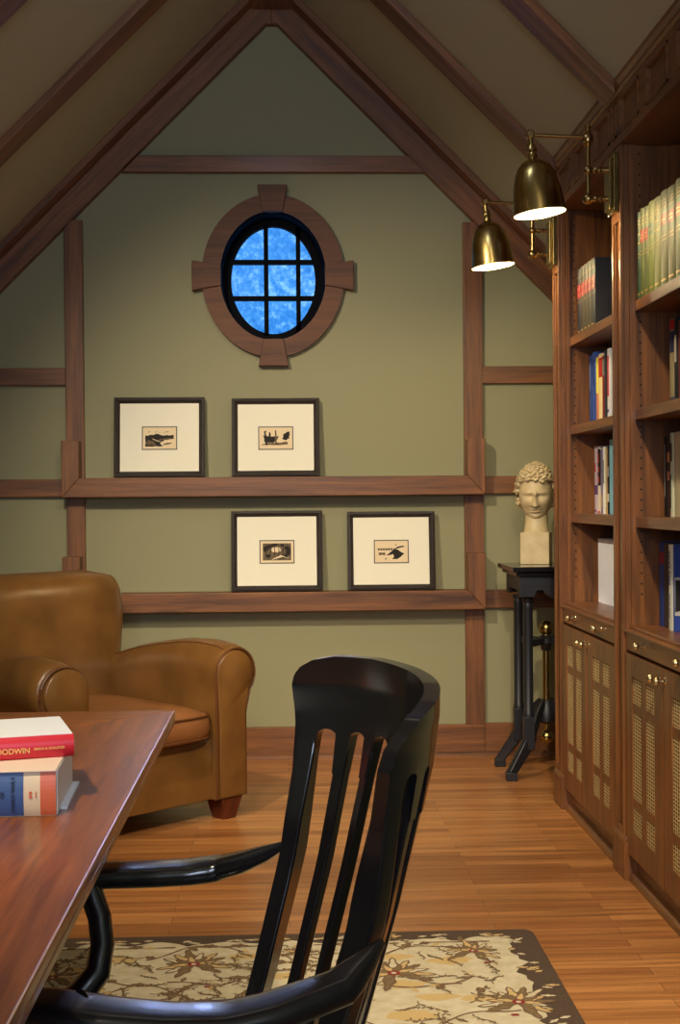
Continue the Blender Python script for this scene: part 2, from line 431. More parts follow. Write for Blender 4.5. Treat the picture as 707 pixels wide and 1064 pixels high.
# ------------------------------------------------------------------ bookcases
XP, XD, XI, XBK = 1.100, 1.105, 1.147, 1.53
def knob(mb, y, z, x=XD):
    mb.lathe([(0.0001, 0), (0.011, 0), (0.009, -0.004), (0.0045, -0.008), (0.0045, -0.018), (0.010, -0.021), (0.0125, -0.027), (0.010, -0.034), (0.0001, -0.037)], (x, y, z), 'X', 14)
def bookcase(Yn, Yf, label, near_end=False):
    r = empty('bookcase', (1.32, (Yn+Yf)/2, 0), world=True); tag(r, label, 'bookcase', 'built in bookcases along the right wall')
    ends = [Yf]+([Yn-0.12] if near_end else [])
    for e0 in ends:
        e1 = e0+0.12
        h = MB().box(XI, XBK, e0+0.018, e1, 0.0, 2.56).box(XP+0.03, XI, e0, e1, 0.0, 2.56); h.cur = 1
        p = MB()
        p.box(XP+0.012, XP+0.03, e0, e1, 0.13, 2.405)
        for a, b in ((e0, e0+0.022), (e1-0.022, e1)): p.box(XP, XP+0.012, a, b, 0.13, 2.405)
        p.box(XP, XP+0.012, e0+0.022, e1-0.022, 0.13, 0.16); p.box(XP, XP+0.012, e0+0.022, e1-0.022, 2.16, 2.405)
        for a, b in ((e0+0.022, e0+0.030), (e1-0.030, e1-0.022)): p.box(XP+0.006, XP+0.012, a, b, 0.16, 2.16)
        p.build('pilaster', M['caseZ'], r, bevel=0.002)
        MB().box(XP-0.008, XP+0.06, e0-0.035, e1, 0, 0.125).prism([(XP-0.008, 0.125), (XP+0.03, 0.125), (XP+0.03, 0.14), (XP, 0.14)], 'Y', e0-0.030, e1).build('plinth_block', M['caseZ'], r, bevel=0.002)
        for xx in (XI+0.022,):
            for k in range(44):
                z = 0.93+k*0.0345
                if abs(z-1.17) < 0.03 or abs(z-1.52) < 0.03 or abs(z-1.875) < 0.03: continue
                if e0 == Yf: h.lathe([(0.0035, -0.0008), (0.0035, 0.001)], (xx, e0+0.018, z), 'Y', 8)
        h.build('side_panel', [M['caseZ'], cmat(14, 8, 5, 0.8)], r)
    if near_end: pass
    MB().box(XBK-0.02, XBK, Yn, Yf+0.017, 0.0, 2.56).build('back_panel', M['caseZ'], r)
    for zt in (1.893, 1.538, 1.185):
        MB().box(XI, XBK-0.02, Yn, Yf+0.018, zt-0.035, zt).build('shelf', M['caseY'], r, bevel=0.002)
    MB().box(XP+0.022, XBK-0.02, Yn, Yf, 0.80, 0.829).build('counter', M['caseY'], r, bevel=0.004)
    MB().box(XD+0.028, XBK-0.02, Yn, Yf, 0.735, 0.76).build('divider_rail', M['caseY'], r)
    # drawer
    d = MB().box(XD+0.004, XD+0.028, Yn+0.003, Yf-0.003, 0.752, 0.808)
    d.box(XD-0.003, XD+0.028, Yn+0.003, Yf-0.003, 0.808, 0.818)
    dr = d.build('drawer', M['caseY'], r, bevel=0.002)
    ym = (Yn+Yf)/2-0.005
    for y in (ym+0.215, ym-0.215):
        k = MB(); knob(k, y, 0.785, XD+0.004); k.build('knob', M['nickel'], dr, smooth=True)
    # doors
    seam = (Yn+Yf)/2-0.002
    for (a, b, ks) in ((seam+0.002, Yf-0.004, 1), (Yn+0.004, seam-0.002, -1)):
        zb, zt = 0.088, 0.742; x0, x1 = XD, XD+0.024
        wd_ = b-a; st = 0.088; mw = 0.052; ow = (wd_-2*st-mw)/2
        c1 = (a+st, a+st+ow); c2 = (b-st-ow, b-st)
        rows = ((0.172, 0.253), (0.282, 0.560), (0.589, 0.673))
        m = MB()
        m.box(x0, x1, a, c1[0], zb, zt); m.box(x0, x1, c2[1], b, zb, zt)
        m.box(x0, x1, c1[0], c2[1], zb, rows[0][0]); m.box(x0, x1, c1[0], c2[1], rows[2][1], zt)
        m.box(x0+0.003, x1, c1[1], c2[0], rows[0][0], rows[2][1])
        for c_ in (c1, c2):
            for k in (0, 1): m.box(x0+0.003, x1, c_[0], c_[1], rows[k][1], rows[k+1][0])
        m.box(x0-0.002, x0, b-0.001, b, zb, zt)
        dd = m.build('door', M['caseZ'], r, bevel=0.004)
        g = MB()
        for c_ in (c1, c2):
            for (ra, rb) in rows:
                ny = 5; nz = max(2, round((rb-ra)/0.0112))
                for i in range(ny+1):
                    y = c_[0]+(c_[1]-c_[0])*i/ny; g.box(x0+0.0046, x0+0.0050, y-0.0035, y+0.0035, ra, rb)
                for i in range(nz+1):
                    z = ra+(rb-ra)*i/nz; g.box(x0+0.0050, x0+0.0054, c_[0], c_[1], z-0.0021, z+0.0021)
        g.build('grille', M['grille'], dd)
        k = MB(); knob(k, seam+ks*0.033, 0.709); k.build('knob', M['nickel'], dd, smooth=True)
    # toe board and quarter round
    MB().box(XP+0.035, XP+0.05, Yn, Yf, 0.0, 0.09).build('toe_board', M['caseY'], r)
    q = [(XP+0.036, 0.0), (XP+0.036, 0.028)]+[(XP+0.034-0.028*math.sin(t*PI/10), 0.028*math.cos(t*PI/10)) for t in range(1, 6)]
    MB().prism(q, 'Y', Yn+0.022, Yf-0.040).build('quarter_round', M['caseY'], r, smooth=True)
    # frieze with sunk panels, crown
    fr = MB(); ya, yb = Yn-(0.12 if near_end else 0), Yf+0.12
    fr.box(XP+0.010, XP+0.05, ya, yb, 2.405, 2.60)
    xs0, xs1 = XP-0.002, XP+0.010
    fr.box(xs0, xs1, ya, yb, 2.405, 2.436); fr.box(xs0, xs1, ya, yb, 2.553, 2.60)
    W = Yf-Yn; cells = []
    cy = Yf-0.012
    for k in range(3): cells.append((cy-0.233, cy)); cy -= 0.233+0.088*W/0.89-0.0
    cells = [(max(a, Yn+0.01), b) for a, b in cells]
    edges = [yb]+[v for a, b in cells for v in (b, a)]+[ya]
    # stiles between panels
    sp = [(Yf+0.035, Yf+0.085)]+cells
    if near_end: sp.append((Yn-0.085, Yn-0.035))
    prev = yb
    for (a, b) in sp:
        fr.box(xs0, xs1, b, prev, 2.436, 2.553); prev = a
    fr.box(xs0, xs1, ya, prev, 2.436, 2.553)
    for (a, b) in sp:
        if b-a < 0.08: fr.box(xs0, xs1, a, b, 2.486, 2.503)
        # bead round the sunk panel
        fr.box(xs0-0.004, xs1+0.001, a, a+0.008, 2.436, 2.553); fr.box(xs0-0.004, xs1+0.001, b-0.008, b, 2.436, 2.553)
        fr.box(xs0-0.004, xs1+0.001, a, b, 2.545, 2.553); fr.box(xs0-0.004, xs1+0.001, a, b, 2.436, 2.444)
    fr.build('frieze', M['caseY'], r)
    MB().box(XP+0.05, XBK-0.02, Yn, Yf, 2.405, 2.425).build('soffit', M['caseY'], r)
    MB().prism([(XP-0.004, 2.572), (XP-0.012, 2.578), (XP-0.012, 2.588), (XP-0.022, 2.598), (XP-0.022, 2.613), (XP+0.005, 2.613), (XP+0.005, 2.572)], 'Y', ya, yb).build('crown_moulding', M['caseY'], r)
    return r
bookcase(4.50, 5.39, 'walnut built in bookcase with lattice doors, the far one next to the cream bust')
bookcase(3.49, 4.38, 'walnut built in bookcase with lattice doors, the near one at the right edge', near_end=True)

# ------------------------------------------------------------------ books
ORD = ['first', 'second', 'third', 'fourth', 'fifth', 'sixth', 'seventh', 'eighth', 'ninth', 'tenth', 'eleventh', 'twelfth', 'thirteenth']
def book(label, group, xs, y0, y1, z, h, depth, col, marks=(), rough=0.5, lean=0.0, curve=0.006):
    """stands on z with its spine towards -X between y0 (near) and y1 (far). marks: (z0 frac, z1 frac, inset frac, material)"""
    r = empty('book', (xs+depth/2, (y0+y1)/2, z), world=True); tag(r, label, 'book', group)
    if y1 > 4.6: y1 = min(y1, 5.388)
    else: y1 = min(y1, 4.378)
    y0 += 0.0006; y1 -= 0.0006; z += 0.0005
    t = y1-y0; bt = min(0.0025, t*0.18)
    cm = cmat(*col, rough) if isinstance(col, tuple) else col
    N = 8; cv = min(curve, t*0.3)
    outer = [(xs+cv-cv*math.sin(PI*k/N)**0.7 if 0 < k < N else xs+cv, y0+t*k/N) for k in range(N+1)]
    poly = [(xs+depth, y0), ]+outer+[(xs+depth, y1), (xs+depth, y1-bt), (xs+cv+0.004, y1-bt), (xs+cv+0.004, y0+bt), (xs+depth, y0+bt)]
    # slab with real spine and boards
    c = MB(); nn = len(poly)
    c.prism(poly, 'Z', z, z+h); c.build('cover', cm, r)
    MB().box(xs+cv+0.004, xs+depth-0.004, y0+bt, y1-bt, z+0.003, z+h-0.003).build('pages', M['pages'], r)
    for (fa, fb, ins, mm) in marks:
        o = []
        for k in range(N+1):
            u = ins+(1-2*ins)*k/N; s = math.sin(PI*u)**0.7 if 0 < u < 1 else 0
            o.append((xs+cv-cv*s-0.0005, y0+t*u))
        i_ = [(x+0.0007, y) for x, y in o][::-1]
        MB().prism(o+i_, 'Z', z+h*fa, z+h*fb).build('spine_label', mm, r)
    return r
G = M['gold']; redm = cmat(150, 28, 22); dkm = cmat(20, 20, 26); whm = M['white']
def stack(n, make): 
    for i in range(n): make(i)
def ys(xs, px): return xs*1400/(px-298)
# near bookcase, upper shelf: green law volumes
edges = [664.2, 669.6, 673.8, 678.2, 684, 690.7, 698.6, 706.5]
Y = [1400*1.152/(p-298) for p in edges]
Y[0] = 4.375
for k in range(5): Y.append(Y[-1]-0.072)
tints = [(24, 60, 42), (70, 82, 34), (82, 92, 38), (112, 124, 50), (116, 122, 58), (92, 96, 50), (88, 90, 46), (84, 90, 44), (86, 90, 46), (78, 84, 44), (86, 90, 46), (78, 84, 44)]
for k in range(len(Y)-1):
    mk = [(0.90, 0.905, 0.15, G), (0.86, 0.865, 0.15, G), (0.82, 0.825, 0.15, G), (0.52, 0.525, 0.15, G), (0.48, 0.485, 0.15, G), (0.05, 0.07, 0.2, G)]
    if k in (1, 2, 6, 7, 8): mk += [(0.62, 0.76, 0.1, redm), (0.66, 0.672, 0.25, G), (0.70, 0.712, 0.25, G)]
    elif k == 3: mk += [(0.64, 0.76, 0.1, cmat(20, 84, 46)), (0.69, 0.70, 0.25, G)]
    elif k == 5: mk += [(0.64, 0.76, 0.1, redm), (0.69, 0.70, 0.25, G)]
    else: mk += [(0.64, 0.65, 0.15, G), (0.74, 0.75, 0.15, G)]
    c_ = 'red' if k in (1, 2, 5, 6, 7, 8) else ('green' if k == 3 else 'gold')
    book('green volume, %s label, %s from left on top shelf, near bookcase' % (c_, ORD[k]),
         'green volumes on the top shelf of the near bookcase', 1.152, Y[k+1], Y[k], 1.893, 0.283+0.004*(k % 2), 0.2, tints[k], mk)
# far bookcase, top shelf: navy law reports
Y = [5.385, 5.32, 5.26, 5.20, 5.14, 5.075]
for k in range(5):
    mk = [(0.56, 0.76, 0.06, cmat(158, 34, 44)), (0.60, 0.61, 0.2, G), (0.70, 0.71, 0.2, G), (0.87, 0.875, 0.15, G), (0.50, 0.505, 0.15, G), (0.06, 0.08, 0.2, G)]
    book('dark navy volume with crimson label, %s from left, far bookcase top shelf' % ORD[k],
         'navy volumes on the top shelf of the far bookcase', 1.172, Y[k+1], Y[k], 1.893, 0.268, 0.21, (26, 28, 40) if k in (0, 4) else (52, 46, 34), mk)
# far bookcase, second shelf
def row(xs, z, specs, shelf, group):
    for k, (p0, p1, h, col, mk, desc, rec) in enumerate(specs):
        x_ = xs+rec
        a, b = 1400*x_/(p1-298), 1400*x_/(p0-298)
        book('%s, %s' % (desc, shelf), group, x_, a, b, z, h, 0.16+0.02*(k % 3), col, mk)
S2 = 'far bookcase second shelf'
row(1.218, 1.538, [
    (614.9, 617.8, 0.278, (44, 66, 128), [(0.5, 0.9, 0.3, cmat(90, 110, 150))], 'dull blue paperback, leftmost', 0),
    (617.9, 622.3, 0.285, (44, 80, 158), [(0.55, 0.9, 0.35, cmat(30, 48, 110))], 'bright blue book, second from the left', 0),
    (622.4, 624.4, 0.262, (196, 120, 84), [(0.45, 0.98, 0.02, cmat(222, 212, 84))], 'slim orange and yellow book between the blue and cream ones', 0),
    (624.5, 628.9, 0.268, (232, 216, 160), [(0.66, 0.94, 0.02, cmat(176, 34, 26))], 'cream book with a red block at the top of its spine', 0),
    (629, 630.7, 0.255, (120, 24, 24), [(0.7, 0.95, 0.05, cmat(120, 116, 110))], 'slim dark red book', 0),
    (630.8, 633.6, 0.272, (26, 38, 46), [], 'black green book', 0),
    (633.7, 637.4, 0.274, (224, 224, 228), [(0.34, 0.90, 0.3, cmat(190, 40, 60)), (0.12, 0.16, 0.3, cmat(60, 70, 150))], 'white book with red lettering', 0)], S2, 'books on the second shelf of the far bookcase')
row(1.238, 1.185, [
    (618.2, 623.0, 0.270, (196, 178, 192), [(0.62, 0.75, 0.3, cmat(190, 60, 70)), (0.28, 0.42, 0.02, cmat(96, 66, 120)), (0.02, 0.06, 0.2, cmat(120, 70, 110))], 'pale pink book, leftmost', 0),
    (623.1, 626.3, 0.265, (216, 206, 184), [(0.42, 0.97, 0.05, cmat(30, 24, 26)), (0.46, 0.56, 0.3, cmat(214, 84, 40)), (0.62, 0.7, 0.3, cmat(214, 84, 40)), (0.76, 0.9, 0.3, cmat(190, 60, 30)), (0.01, 0.04, 0.1, cmat(190, 70, 40))], 'black and cream book with orange lettering', 0),
    (626.4, 628.7, 0.252, (120, 110, 142), [(0.1, 0.3, 0.1, cmat(160, 130, 110))], 'slim lavender book', 0),
    (628.8, 631.2, 0.262, (232, 236, 226), [(0.45, 0.8, 0.3, cmat(110, 130, 90))], 'slim white book', 0),
    (631.3, 633.6, 0.258, (190, 160, 110), [(0.1, 0.9, 0.35, cmat(226, 210, 170))], 'slim tan book', 0),
    (633.7, 635.4, 0.262, (24, 24, 26), [(0.18, 0.3, 0.1, cmat(200, 200, 190)), (0.55, 0.7, 0.1, cmat(150, 150, 140))], 'slim black book beside the light blue one', 0),
    (635.5, 638.9, 0.285, (130, 190, 208), [], 'light blue book, rightmost', 0)], 'far bookcase third shelf', 'books on the third shelf of the far bookcase')
for k in range(7):
    b = 5.385-k*0.042
    book('plain white volume, %s from left on the far bookcase bottom shelf' % ORD[k], 'white volumes on the bottom shelf of the far bookcase', 1.25, b-0.042, b, 0.829, 0.255, 0.18, (240, 243, 248), [], curve=0.008)
row(1.246, 1.538, [
    (699.5, 704.6, 0.285, (150, 140, 108), [(0.88, 0.99, 0.02, cmat(190, 30, 34)), (0.62, 0.86, 0.02, cmat(34, 44, 84)), (0.0, 0.12, 0.02, cmat(70, 70, 78))], 'book with a red and blue spine top, leftmost', 0),
    (704.7, 708.5, 0.285, (26, 36, 40), [(0.5, 0.8, 0.2, cmat(190, 190, 180))], 'black green book, second', 0),
    (708.6, 716, 0.27, (120, 40, 34), [], 'brick red book', 0)], 'near bookcase second shelf', 'books on the second shelf of the near bookcase')
row(1.236, 1.185, [
    (693.6, 696.6, 0.262, (18, 18, 22), [(0.25, 0.9, 0.38, cmat(150, 150, 150))], 'black book with white lettering, leftmost', 0),
    (696.7, 699.6, 0.268, (52, 34, 28), [(0.44, 0.55, 0.1, cmat(196, 120, 90)), (0.66, 0.78, 0.1, cmat(196, 130, 80))], 'dark brown book with orange patches', 0),
    (699.7, 703.4, 0.27, (204, 206, 176), [(0.66, 0.88, 0.25, cmat(20, 20, 20)), (0.1, 0.5, 0.6, cmat(30, 60, 50))], 'pale book with black lettering', 0),
    (703.5, 716, 0.27, (206, 196, 160), [], 'thick cream book', 0)], 'near bookcase third shelf', 'books on the third shelf of the near bookcase')
row(1.216, 0.829, [
    (686.8, 692.2, 0.275, (42, 60, 120), [(0.74, 0.88, 0.02, cmat(130, 34, 44))], 'navy book with a red patch, leftmost', 0),
    (692.3, 696.6, 0.272, (62, 52, 46), [], 'brown black book', 0)], 'near bookcase bottom shelf', 'books on the bottom shelf of the near bookcase')
wb = book('white book with blue spine lettering, near bookcase bottom shelf', 'books on the bottom shelf of the near bookcase', 1.205, 1400*1.205/(702.6-298), 1400*1.205/(697.0-298), 0.829, 0.27, 0.2, (224, 228, 214))
yw = 1400*1.205/(699.8-298)
mtx = Matrix.Translation((1.2044, yw, 0.829+0.238)) @ Euler((PI/2, PI/2, -PI/2), 'XYZ').to_matrix().to_4x4()
def spine_text(name, body, size, m, x, y, z, parent, up=False):
    # text reading downwards on a face that looks towards -X
    ex = Vector((0, 0, 1 if up else -1)); ez = Vector((-1, 0, 0)); ey = ez.cross(ex)
    mm = Matrix((ex, ey, ez)).transposed().to_4x4(); mm.translation = Vector((x, y, z))
    return text_mesh(name, body, size, m, mm, parent)
spine_text('title', "Lord's Road", 0.022, cmat(36, 70, 130), 1.2046, yw, 0.829+0.25, wb)
spine_text('author', 'Roman Henri', 0.014, cmat(90, 120, 140), 1.2046, yw, 0.829+0.115, wb)
pb = book('large blue book with grey cover photograph, near bookcase bottom shelf', 'books on the bottom shelf of the near bookcase', 1.205, 4.150, 4.166, 0.829, 0.272, 0.22, (36, 62, 138))
# (front cover faces the room's near end)
ph = MB().box(1.207, 1.41, 4.1488, 4.1508, 0.829+0.050, 0.829+0.170); ph.build('cover_photograph', cmat(176, 176, 170), pb)
ph = MB().prism([(1.222+0.05*math.cos(a*PI/8)*(1+0.2*math.sin(3*a)), 0.937+0.05*math.sin(a*PI/8)*(1+0.15*math.cos(5*a))) for a in range(16)], 'Y', 4.1480, 4.1488)
for i, v in enumerate(ph.v): ph.v[i] = (max(1.208, v[0]), v[1], min(0.992, max(0.882, v[2])))
ph.build('portrait', cmat(26, 24, 24), pb)

# ------------------------------------------------------------------ swing arm wall lamps
def lamp():
    r = empty('wall_lamp', (XP, 4.44, 2.285))
    # local frame: origin on the pilaster face, arm reaches to -X
    MB().box(-0.018, 0, -0.048, 0.048, -0.098, 0.098).box(-0.030, -0.018, -0.036, 0.036, -0.086, 0.086).build('backplate', M['brass'], r, bevel=0.003)
    a = MB()
    for z in (0.050, -0.045):
        a.tube([(-0.03, 0, z), (-0.085, 0, z)], [0.009, 0.006], 12)
        a.lathe([(0.006, -0.045), (0.012, -0.05), (0.006, -0.055)], (0, 0, z), 'X', 12)
        a.lathe([(0.008, -0.062), (0.011, -0.068), (0.007, -0.074)], (0, 0, z), 'X', 12)
        a.ball((-0.092, 0, z), 0.019 if z < 0 else 0.016)
    a.tube([(-0.092, 0, -0.045), (-0.092, 0, 0.20)], 0.0085, 14)
    a.lathe([(0.0001, 0.197), (0.007, 0.196), (0.010, 0.190), (0.007, 0.183), (0.012, 0.180), (0.009, 0.174), (0.016, 0.166), (0.019, 0.155), (0.016, 0.143), (0.010, 0.139), (0.013, 0.134), (0.008, 0.128)], (-0.092, 0, 0), 'Z', 18)
    a.build('wall_bracket', M['brassd'], r, smooth=True)
    sw = MB(); sw.tube([(-0.095, 0, 0.158), (-0.285, 0, 0.166)], 0.007, 12)
    sw.ball((-0.285, 0, 0.166), 0.0155); sw.lathe([(0.010, -0.016), (0.014, -0.012), (0.014, 0.012), (0.010, 0.016)], (-0.285, 0, 0.166), 'Y', 14)
    sw.build('swing_arm', M['brassd'], r, smooth=True)
    # shade, tilted slightly toward the wall
    sh = MB()
    prof = [(0.009, -0.012), (0.009, -0.028), (0.013, -0.031), (0.013, -0.04), (0.017, -0.044), (0.017, -0.054), (0.012, -0.058), (0.015, -0.064), (0.015, -0.078), (0.022, -0.082)]
    dome = [(0.030, -0.086), (0.043, -0.094), (0.055, -0.108), (0.065, -0.128), (0.073, -0.155), (0.079, -0.185), (0.083, -0.215), (0.086, -0.245), (0.0885, -0.262)]
    inner = [(r_-0.0015, z-0.0005 if k == len(dome)-1 else z) for k, (r_, z) in enumerate(dome)][::-1]
    sh.lathe(prof+dome+inner, (0, 0, 0), 'Z', 48, cap=True)
    R = Matrix.Translation((-0.285, 0, 0.166)) @ Matrix.Rotation(math.radians(-7), 4, 'Y')
    sh.xf(R); shade = sh.build('lamp_shade', M['brass'], r, smooth=True, angle=50)
    li = MB().lathe([(r_-0.003, z) for r_, z in dome[1:]], (0, 0, 0), 'Z', 40, cap=False); li.xf(R); li.build('reflector', M['shadein'], shade, smooth=True)
    bu = MB().lathe([(0.0001, -0.10), (0.013, -0.11), (0.014, -0.15), (0.024, -0.18), (0.030, -0.205), (0.024, -0.228), (0.0001, -0.238)], (0, 0, 0), 'Z', 24); bu.xf(R)
    bu.build('light_bulb', M['bulb'], shade, smooth=True)
    return r
l1 = lamp(); tag(l1, 'brass swing arm wall lamp with lit dome shade on the near pilaster, the larger one', 'wall lamp', 'brass lamps over the bookcases')
l2 = copy_tree(l1); l2.location = (XP, 5.45, 2.285); tag(l2, 'brass swing arm wall lamp with lit dome shade on the far pilaster, beside the gable', 'wall lamp', 'brass lamps over the bookcases')

# ------------------------------------------------------------------ framed etchings
def etching(cx, w, h, z, label, kind):
    """leans on the wall from the ledge at height z"""
    r = empty('framed_etching', (cx, YB-0.075, z+0.001)); r.rotation_euler = (math.radians(-6.5), 0, 0)
    tag(r, label, 'framed picture', 'framed etchings leaning on the ledges')
    fw = 0.028; t = 0.02
    f_ = MB()
    o = [(-w/2, 0), (w/2, 0), (w/2, h), (-w/2, h)]
    i2 = [(-w/2+fw, fw), (w/2-fw, fw), (w/2-fw, h-fw), (-w/2+fw, h-fw)]
    im = [(-w/2+fw*.45, fw*.45), (w/2-fw*.45, fw*.45), (w/2-fw*.45, h-fw*.45), (-w/2+fw*.45, h-fw*.45)]
    rings = [[(x, 0, zz) for x, zz in o], [(x, -t, zz) for x, zz in o], [(x, -t-0.004, zz) for x, zz in im], [(x, -t*0.5, zz) for x, zz in i2], [(x, 0, zz) for x, zz in i2]]
    vs = [p for q in rings for p in q]; fs = []
    for k in range(5):
        for i in range(4):
            j_ = (i+1) % 4; k2 = (k+1) % 5; fs.append((k*4+i, k*4+j_, k2*4+j_, k2*4+i))
    f_.add(vs, fs); f_.build('frame', M['frame'], r, bevel=0.0015)
    m_ = MB(); m_.box(-w/2+fw-0.002, w/2-fw+0.002, -0.008, -0.002, fw-0.002, h-fw+0.002)
    m_.build('mat_board', M['matboard'], r)
    ew, eh = 0.168, 0.113; ez = h*0.49
    e_ = MB(); y = -0.0085
    b = 0.0045
    for q in ((-ew/2, ew/2, ez-eh/2, ez-eh/2+b), (-ew/2, ew/2, ez+eh/2-b, ez+eh/2), (-ew/2, -ew/2+b, ez-eh/2, ez+eh/2), (ew/2-b, ew/2, ez-eh/2, ez+eh/2)):
        e_.box(q[0], q[1], y-0.001, y, q[2], q[3])
    e_.build('ruled_border', cmat(40, 38, 40), r)
    p = MB(); p.cur = 0
    p.box(-ew/2+0.004, ew/2-0.004, y-0.0004, y, ez-eh/2+0.004, ez+eh/2-0.004)
    p.cur = 1
    pw, phh = 0.136, 0.082
    X = lambda u: -pw/2+pw*u
    Z = lambda v: ez-phh/2+phh*v
    rnd = random.Random(kind*11+3)
    lay = [0]
    def blob(poly, c):
        lay[0] += 1; p.cur = c; yy = y-0.0005-0.00003*lay[0]
        p.add([(X(u), yy, Z(v)) for u, v in poly], [tuple(range(len(poly)))])
    def rag(pts, amp=0.02, n=5):
        out = []
        for k in range(len(pts)):
            a, b2 = pts[k], pts[(k+1) % len(pts)]
            for q in range(n):
                t_ = q/n; out.append((min(1, max(0, a[0]+(b2[0]-a[0])*t_+rnd.uniform(-amp, amp))), min(1, max(0, a[1]+(b2[1]-a[1])*t_+rnd.uniform(-amp, amp)))))
        return out
    if kind == 0:      # dunes and a dark tree line
        blob(rag([(0, 0.0), (0.62, 0.02), (0.5, 0.2), (0.72, 0.42), (1, 0.46), (1, 0.66), (0.6, 0.66), (0.4, 0.76), (0.2, 0.68), (0, 0.66)]), 1)
        blob(rag([(0.02, 0.1), (0.4, 0.08), (0.3, 0.3), (0.1, 0.4)], 0.03), 2)
        blob(rag([(0.22, 0.5), (0.4, 0.38), (0.6, 0.28), (0.45, 0.3), (0.28, 0.42)], 0.01), 0)
        blob(rag([(0.45, 0.42), (0.8, 0.52), (0.98, 0.5), (0.9, 0.42), (0.6, 0.36)], 0.02), 2)
        blob(rag([(0.6, 0.1), (0.95, 0.16), (0.9, 0.24), (0.7, 0.2)], 0.02), 2)
        for k in range(10): u = rnd.random()*.8; blob([(u, .8+.1*rnd.random()), (u+.09, .82+.1*rnd.random()), (u+.05, .84)], 2)
    elif kind == 1:    # dark craft with masts beside a rounded tree
        blob(rag([(0.05, 0.68), (0.1, 0.4), (0.08, 0.28), (0.4, 0.22), (0.55, 0.4), (0.6, 0.62), (0.4, 0.6), (0.15, 0.62)], 0.015), 1)
        blob(rag([(0.12, 0.6), (0.08, 0.85), (0.12, 0.95), (0.17, 0.92), (0.14, 0.8), (0.2, 0.6)], 0.01), 1)
        blob(rag([(0.25, 0.6), (0.26, 0.84), (0.3, 0.86), (0.32, 0.6)], 0.01), 1)
        blob([(0.47, 0.1), (0.47, 0.97), (0.52, 0.97), (0.53, 0.1)], 2)
        blob(rag([(0.72, 0.45), (0.76, 0.7), (0.9, 0.86), (1.0, 0.88), (0.98, 0.5), (0.85, 0.36)], 0.02), 1)
        blob(rag([(0.02, 0.08), (0.95, 0.1), (0.9, 0.26), (0.5, 0.22), (0.1, 0.2)], 0.04), 2)
        blob([(0.12, 0.28), (0.16, 0.06), (0.2, 0.06), (0.2, 0.28)], 1)
    elif kind == 2:    # trees round a pale clearing
        blob([(0, 0), (1, 0), (1, 1), (0, 1)], 2)
        for k in range(24):
            a = rnd.random()*2*PI; cx_, cy_ = .5+.42*math.cos(a), .52+.40*math.sin(a); q = .06+.07*rnd.random()
            blob([(min(1, max(0, cx_+q*math.cos(t*PI/4)*rnd.uniform(.6, 1.2))), min(1, max(0, cy_+q*math.sin(t*PI/4)*rnd.uniform(.6, 1.2)))) for t in range(8)], 1)
        blob(rag([(0.32, 0.5), (0.3, 0.7), (0.45, 0.78), (0.62, 0.76), (0.66, 0.56), (0.5, 0.48)], 0.03), 0)
        blob(rag([(0.3, 0.02), (0.62, 0.3), (0.95, 0.12), (0.7, 0.2), (0.5, 0.1)], 0.015), 0)
        for k in range(6): u = .1+.15*k; blob([(u, .3), (u+.01, .9), (u+.03, .9), (u+.03, .3)], 1)
    else:              # shore with a dark mound and far rooftops
        for k in range(6): u = 0.02+0.09*k; blob([(u, 0.6), (u+.04, .56), (u+.07, .6), (u+.06, .68), (u, .68)], 1)
        blob([(0, .66), (.62, .68), (.62, .7), (0, .69)], 2)
        blob(rag([(0.4, 0.36), (0.5, 0.5), (0.6, 0.68), (0.74, 0.6), (0.95, 0.36), (0.72, 0.06), (0.52, 0.06), (0.6, 0.22), (0.56, 0.34)], 0.012), 1)
        blob(rag([(0.33, 0.28), (0.42, 0.42), (0.55, 0.4), (0.5, 0.3)], 0.015), 1)
        blob(rag([(0.62, 0.66), (0.7, 0.78), (0.9, 0.84), (0.98, 0.78), (0.8, 0.72)], 0.015), 1)
        blob([(0.64, 0.86), (0.66, 0.98), (0.68, 0.86)], 1)
        blob(rag([(0.05, 0.3), (0.3, 0.3), (0.28, 0.45), (0.06, 0.46)], 0.03), 2)
        blob(rag([(0.26, 0.04), (0.34, 0.04), (0.33, 0.12), (0.28, 0.12)], 0.01), 2)
    p.build('etching', [M['paper'], M['ink'], M['sepia']], r)
    return r
etching(-0.605, 0.432, 0.385, 1.361, 'dark framed etching of dunes, left one on the upper ledge', 0)
etching(-0.049, 0.420, 0.378, 1.361, 'dark framed etching of a dark boat, right one on the upper ledge under the window', 1)
etching(-0.048, 0.437, 0.388, 0.810, 'dark framed etching of trees round a clearing, left one on the lower ledge', 2)
etching(0.503, 0.422, 0.380, 0.810, 'dark framed etching of a shore with a mound, right one on the lower ledge', 3)

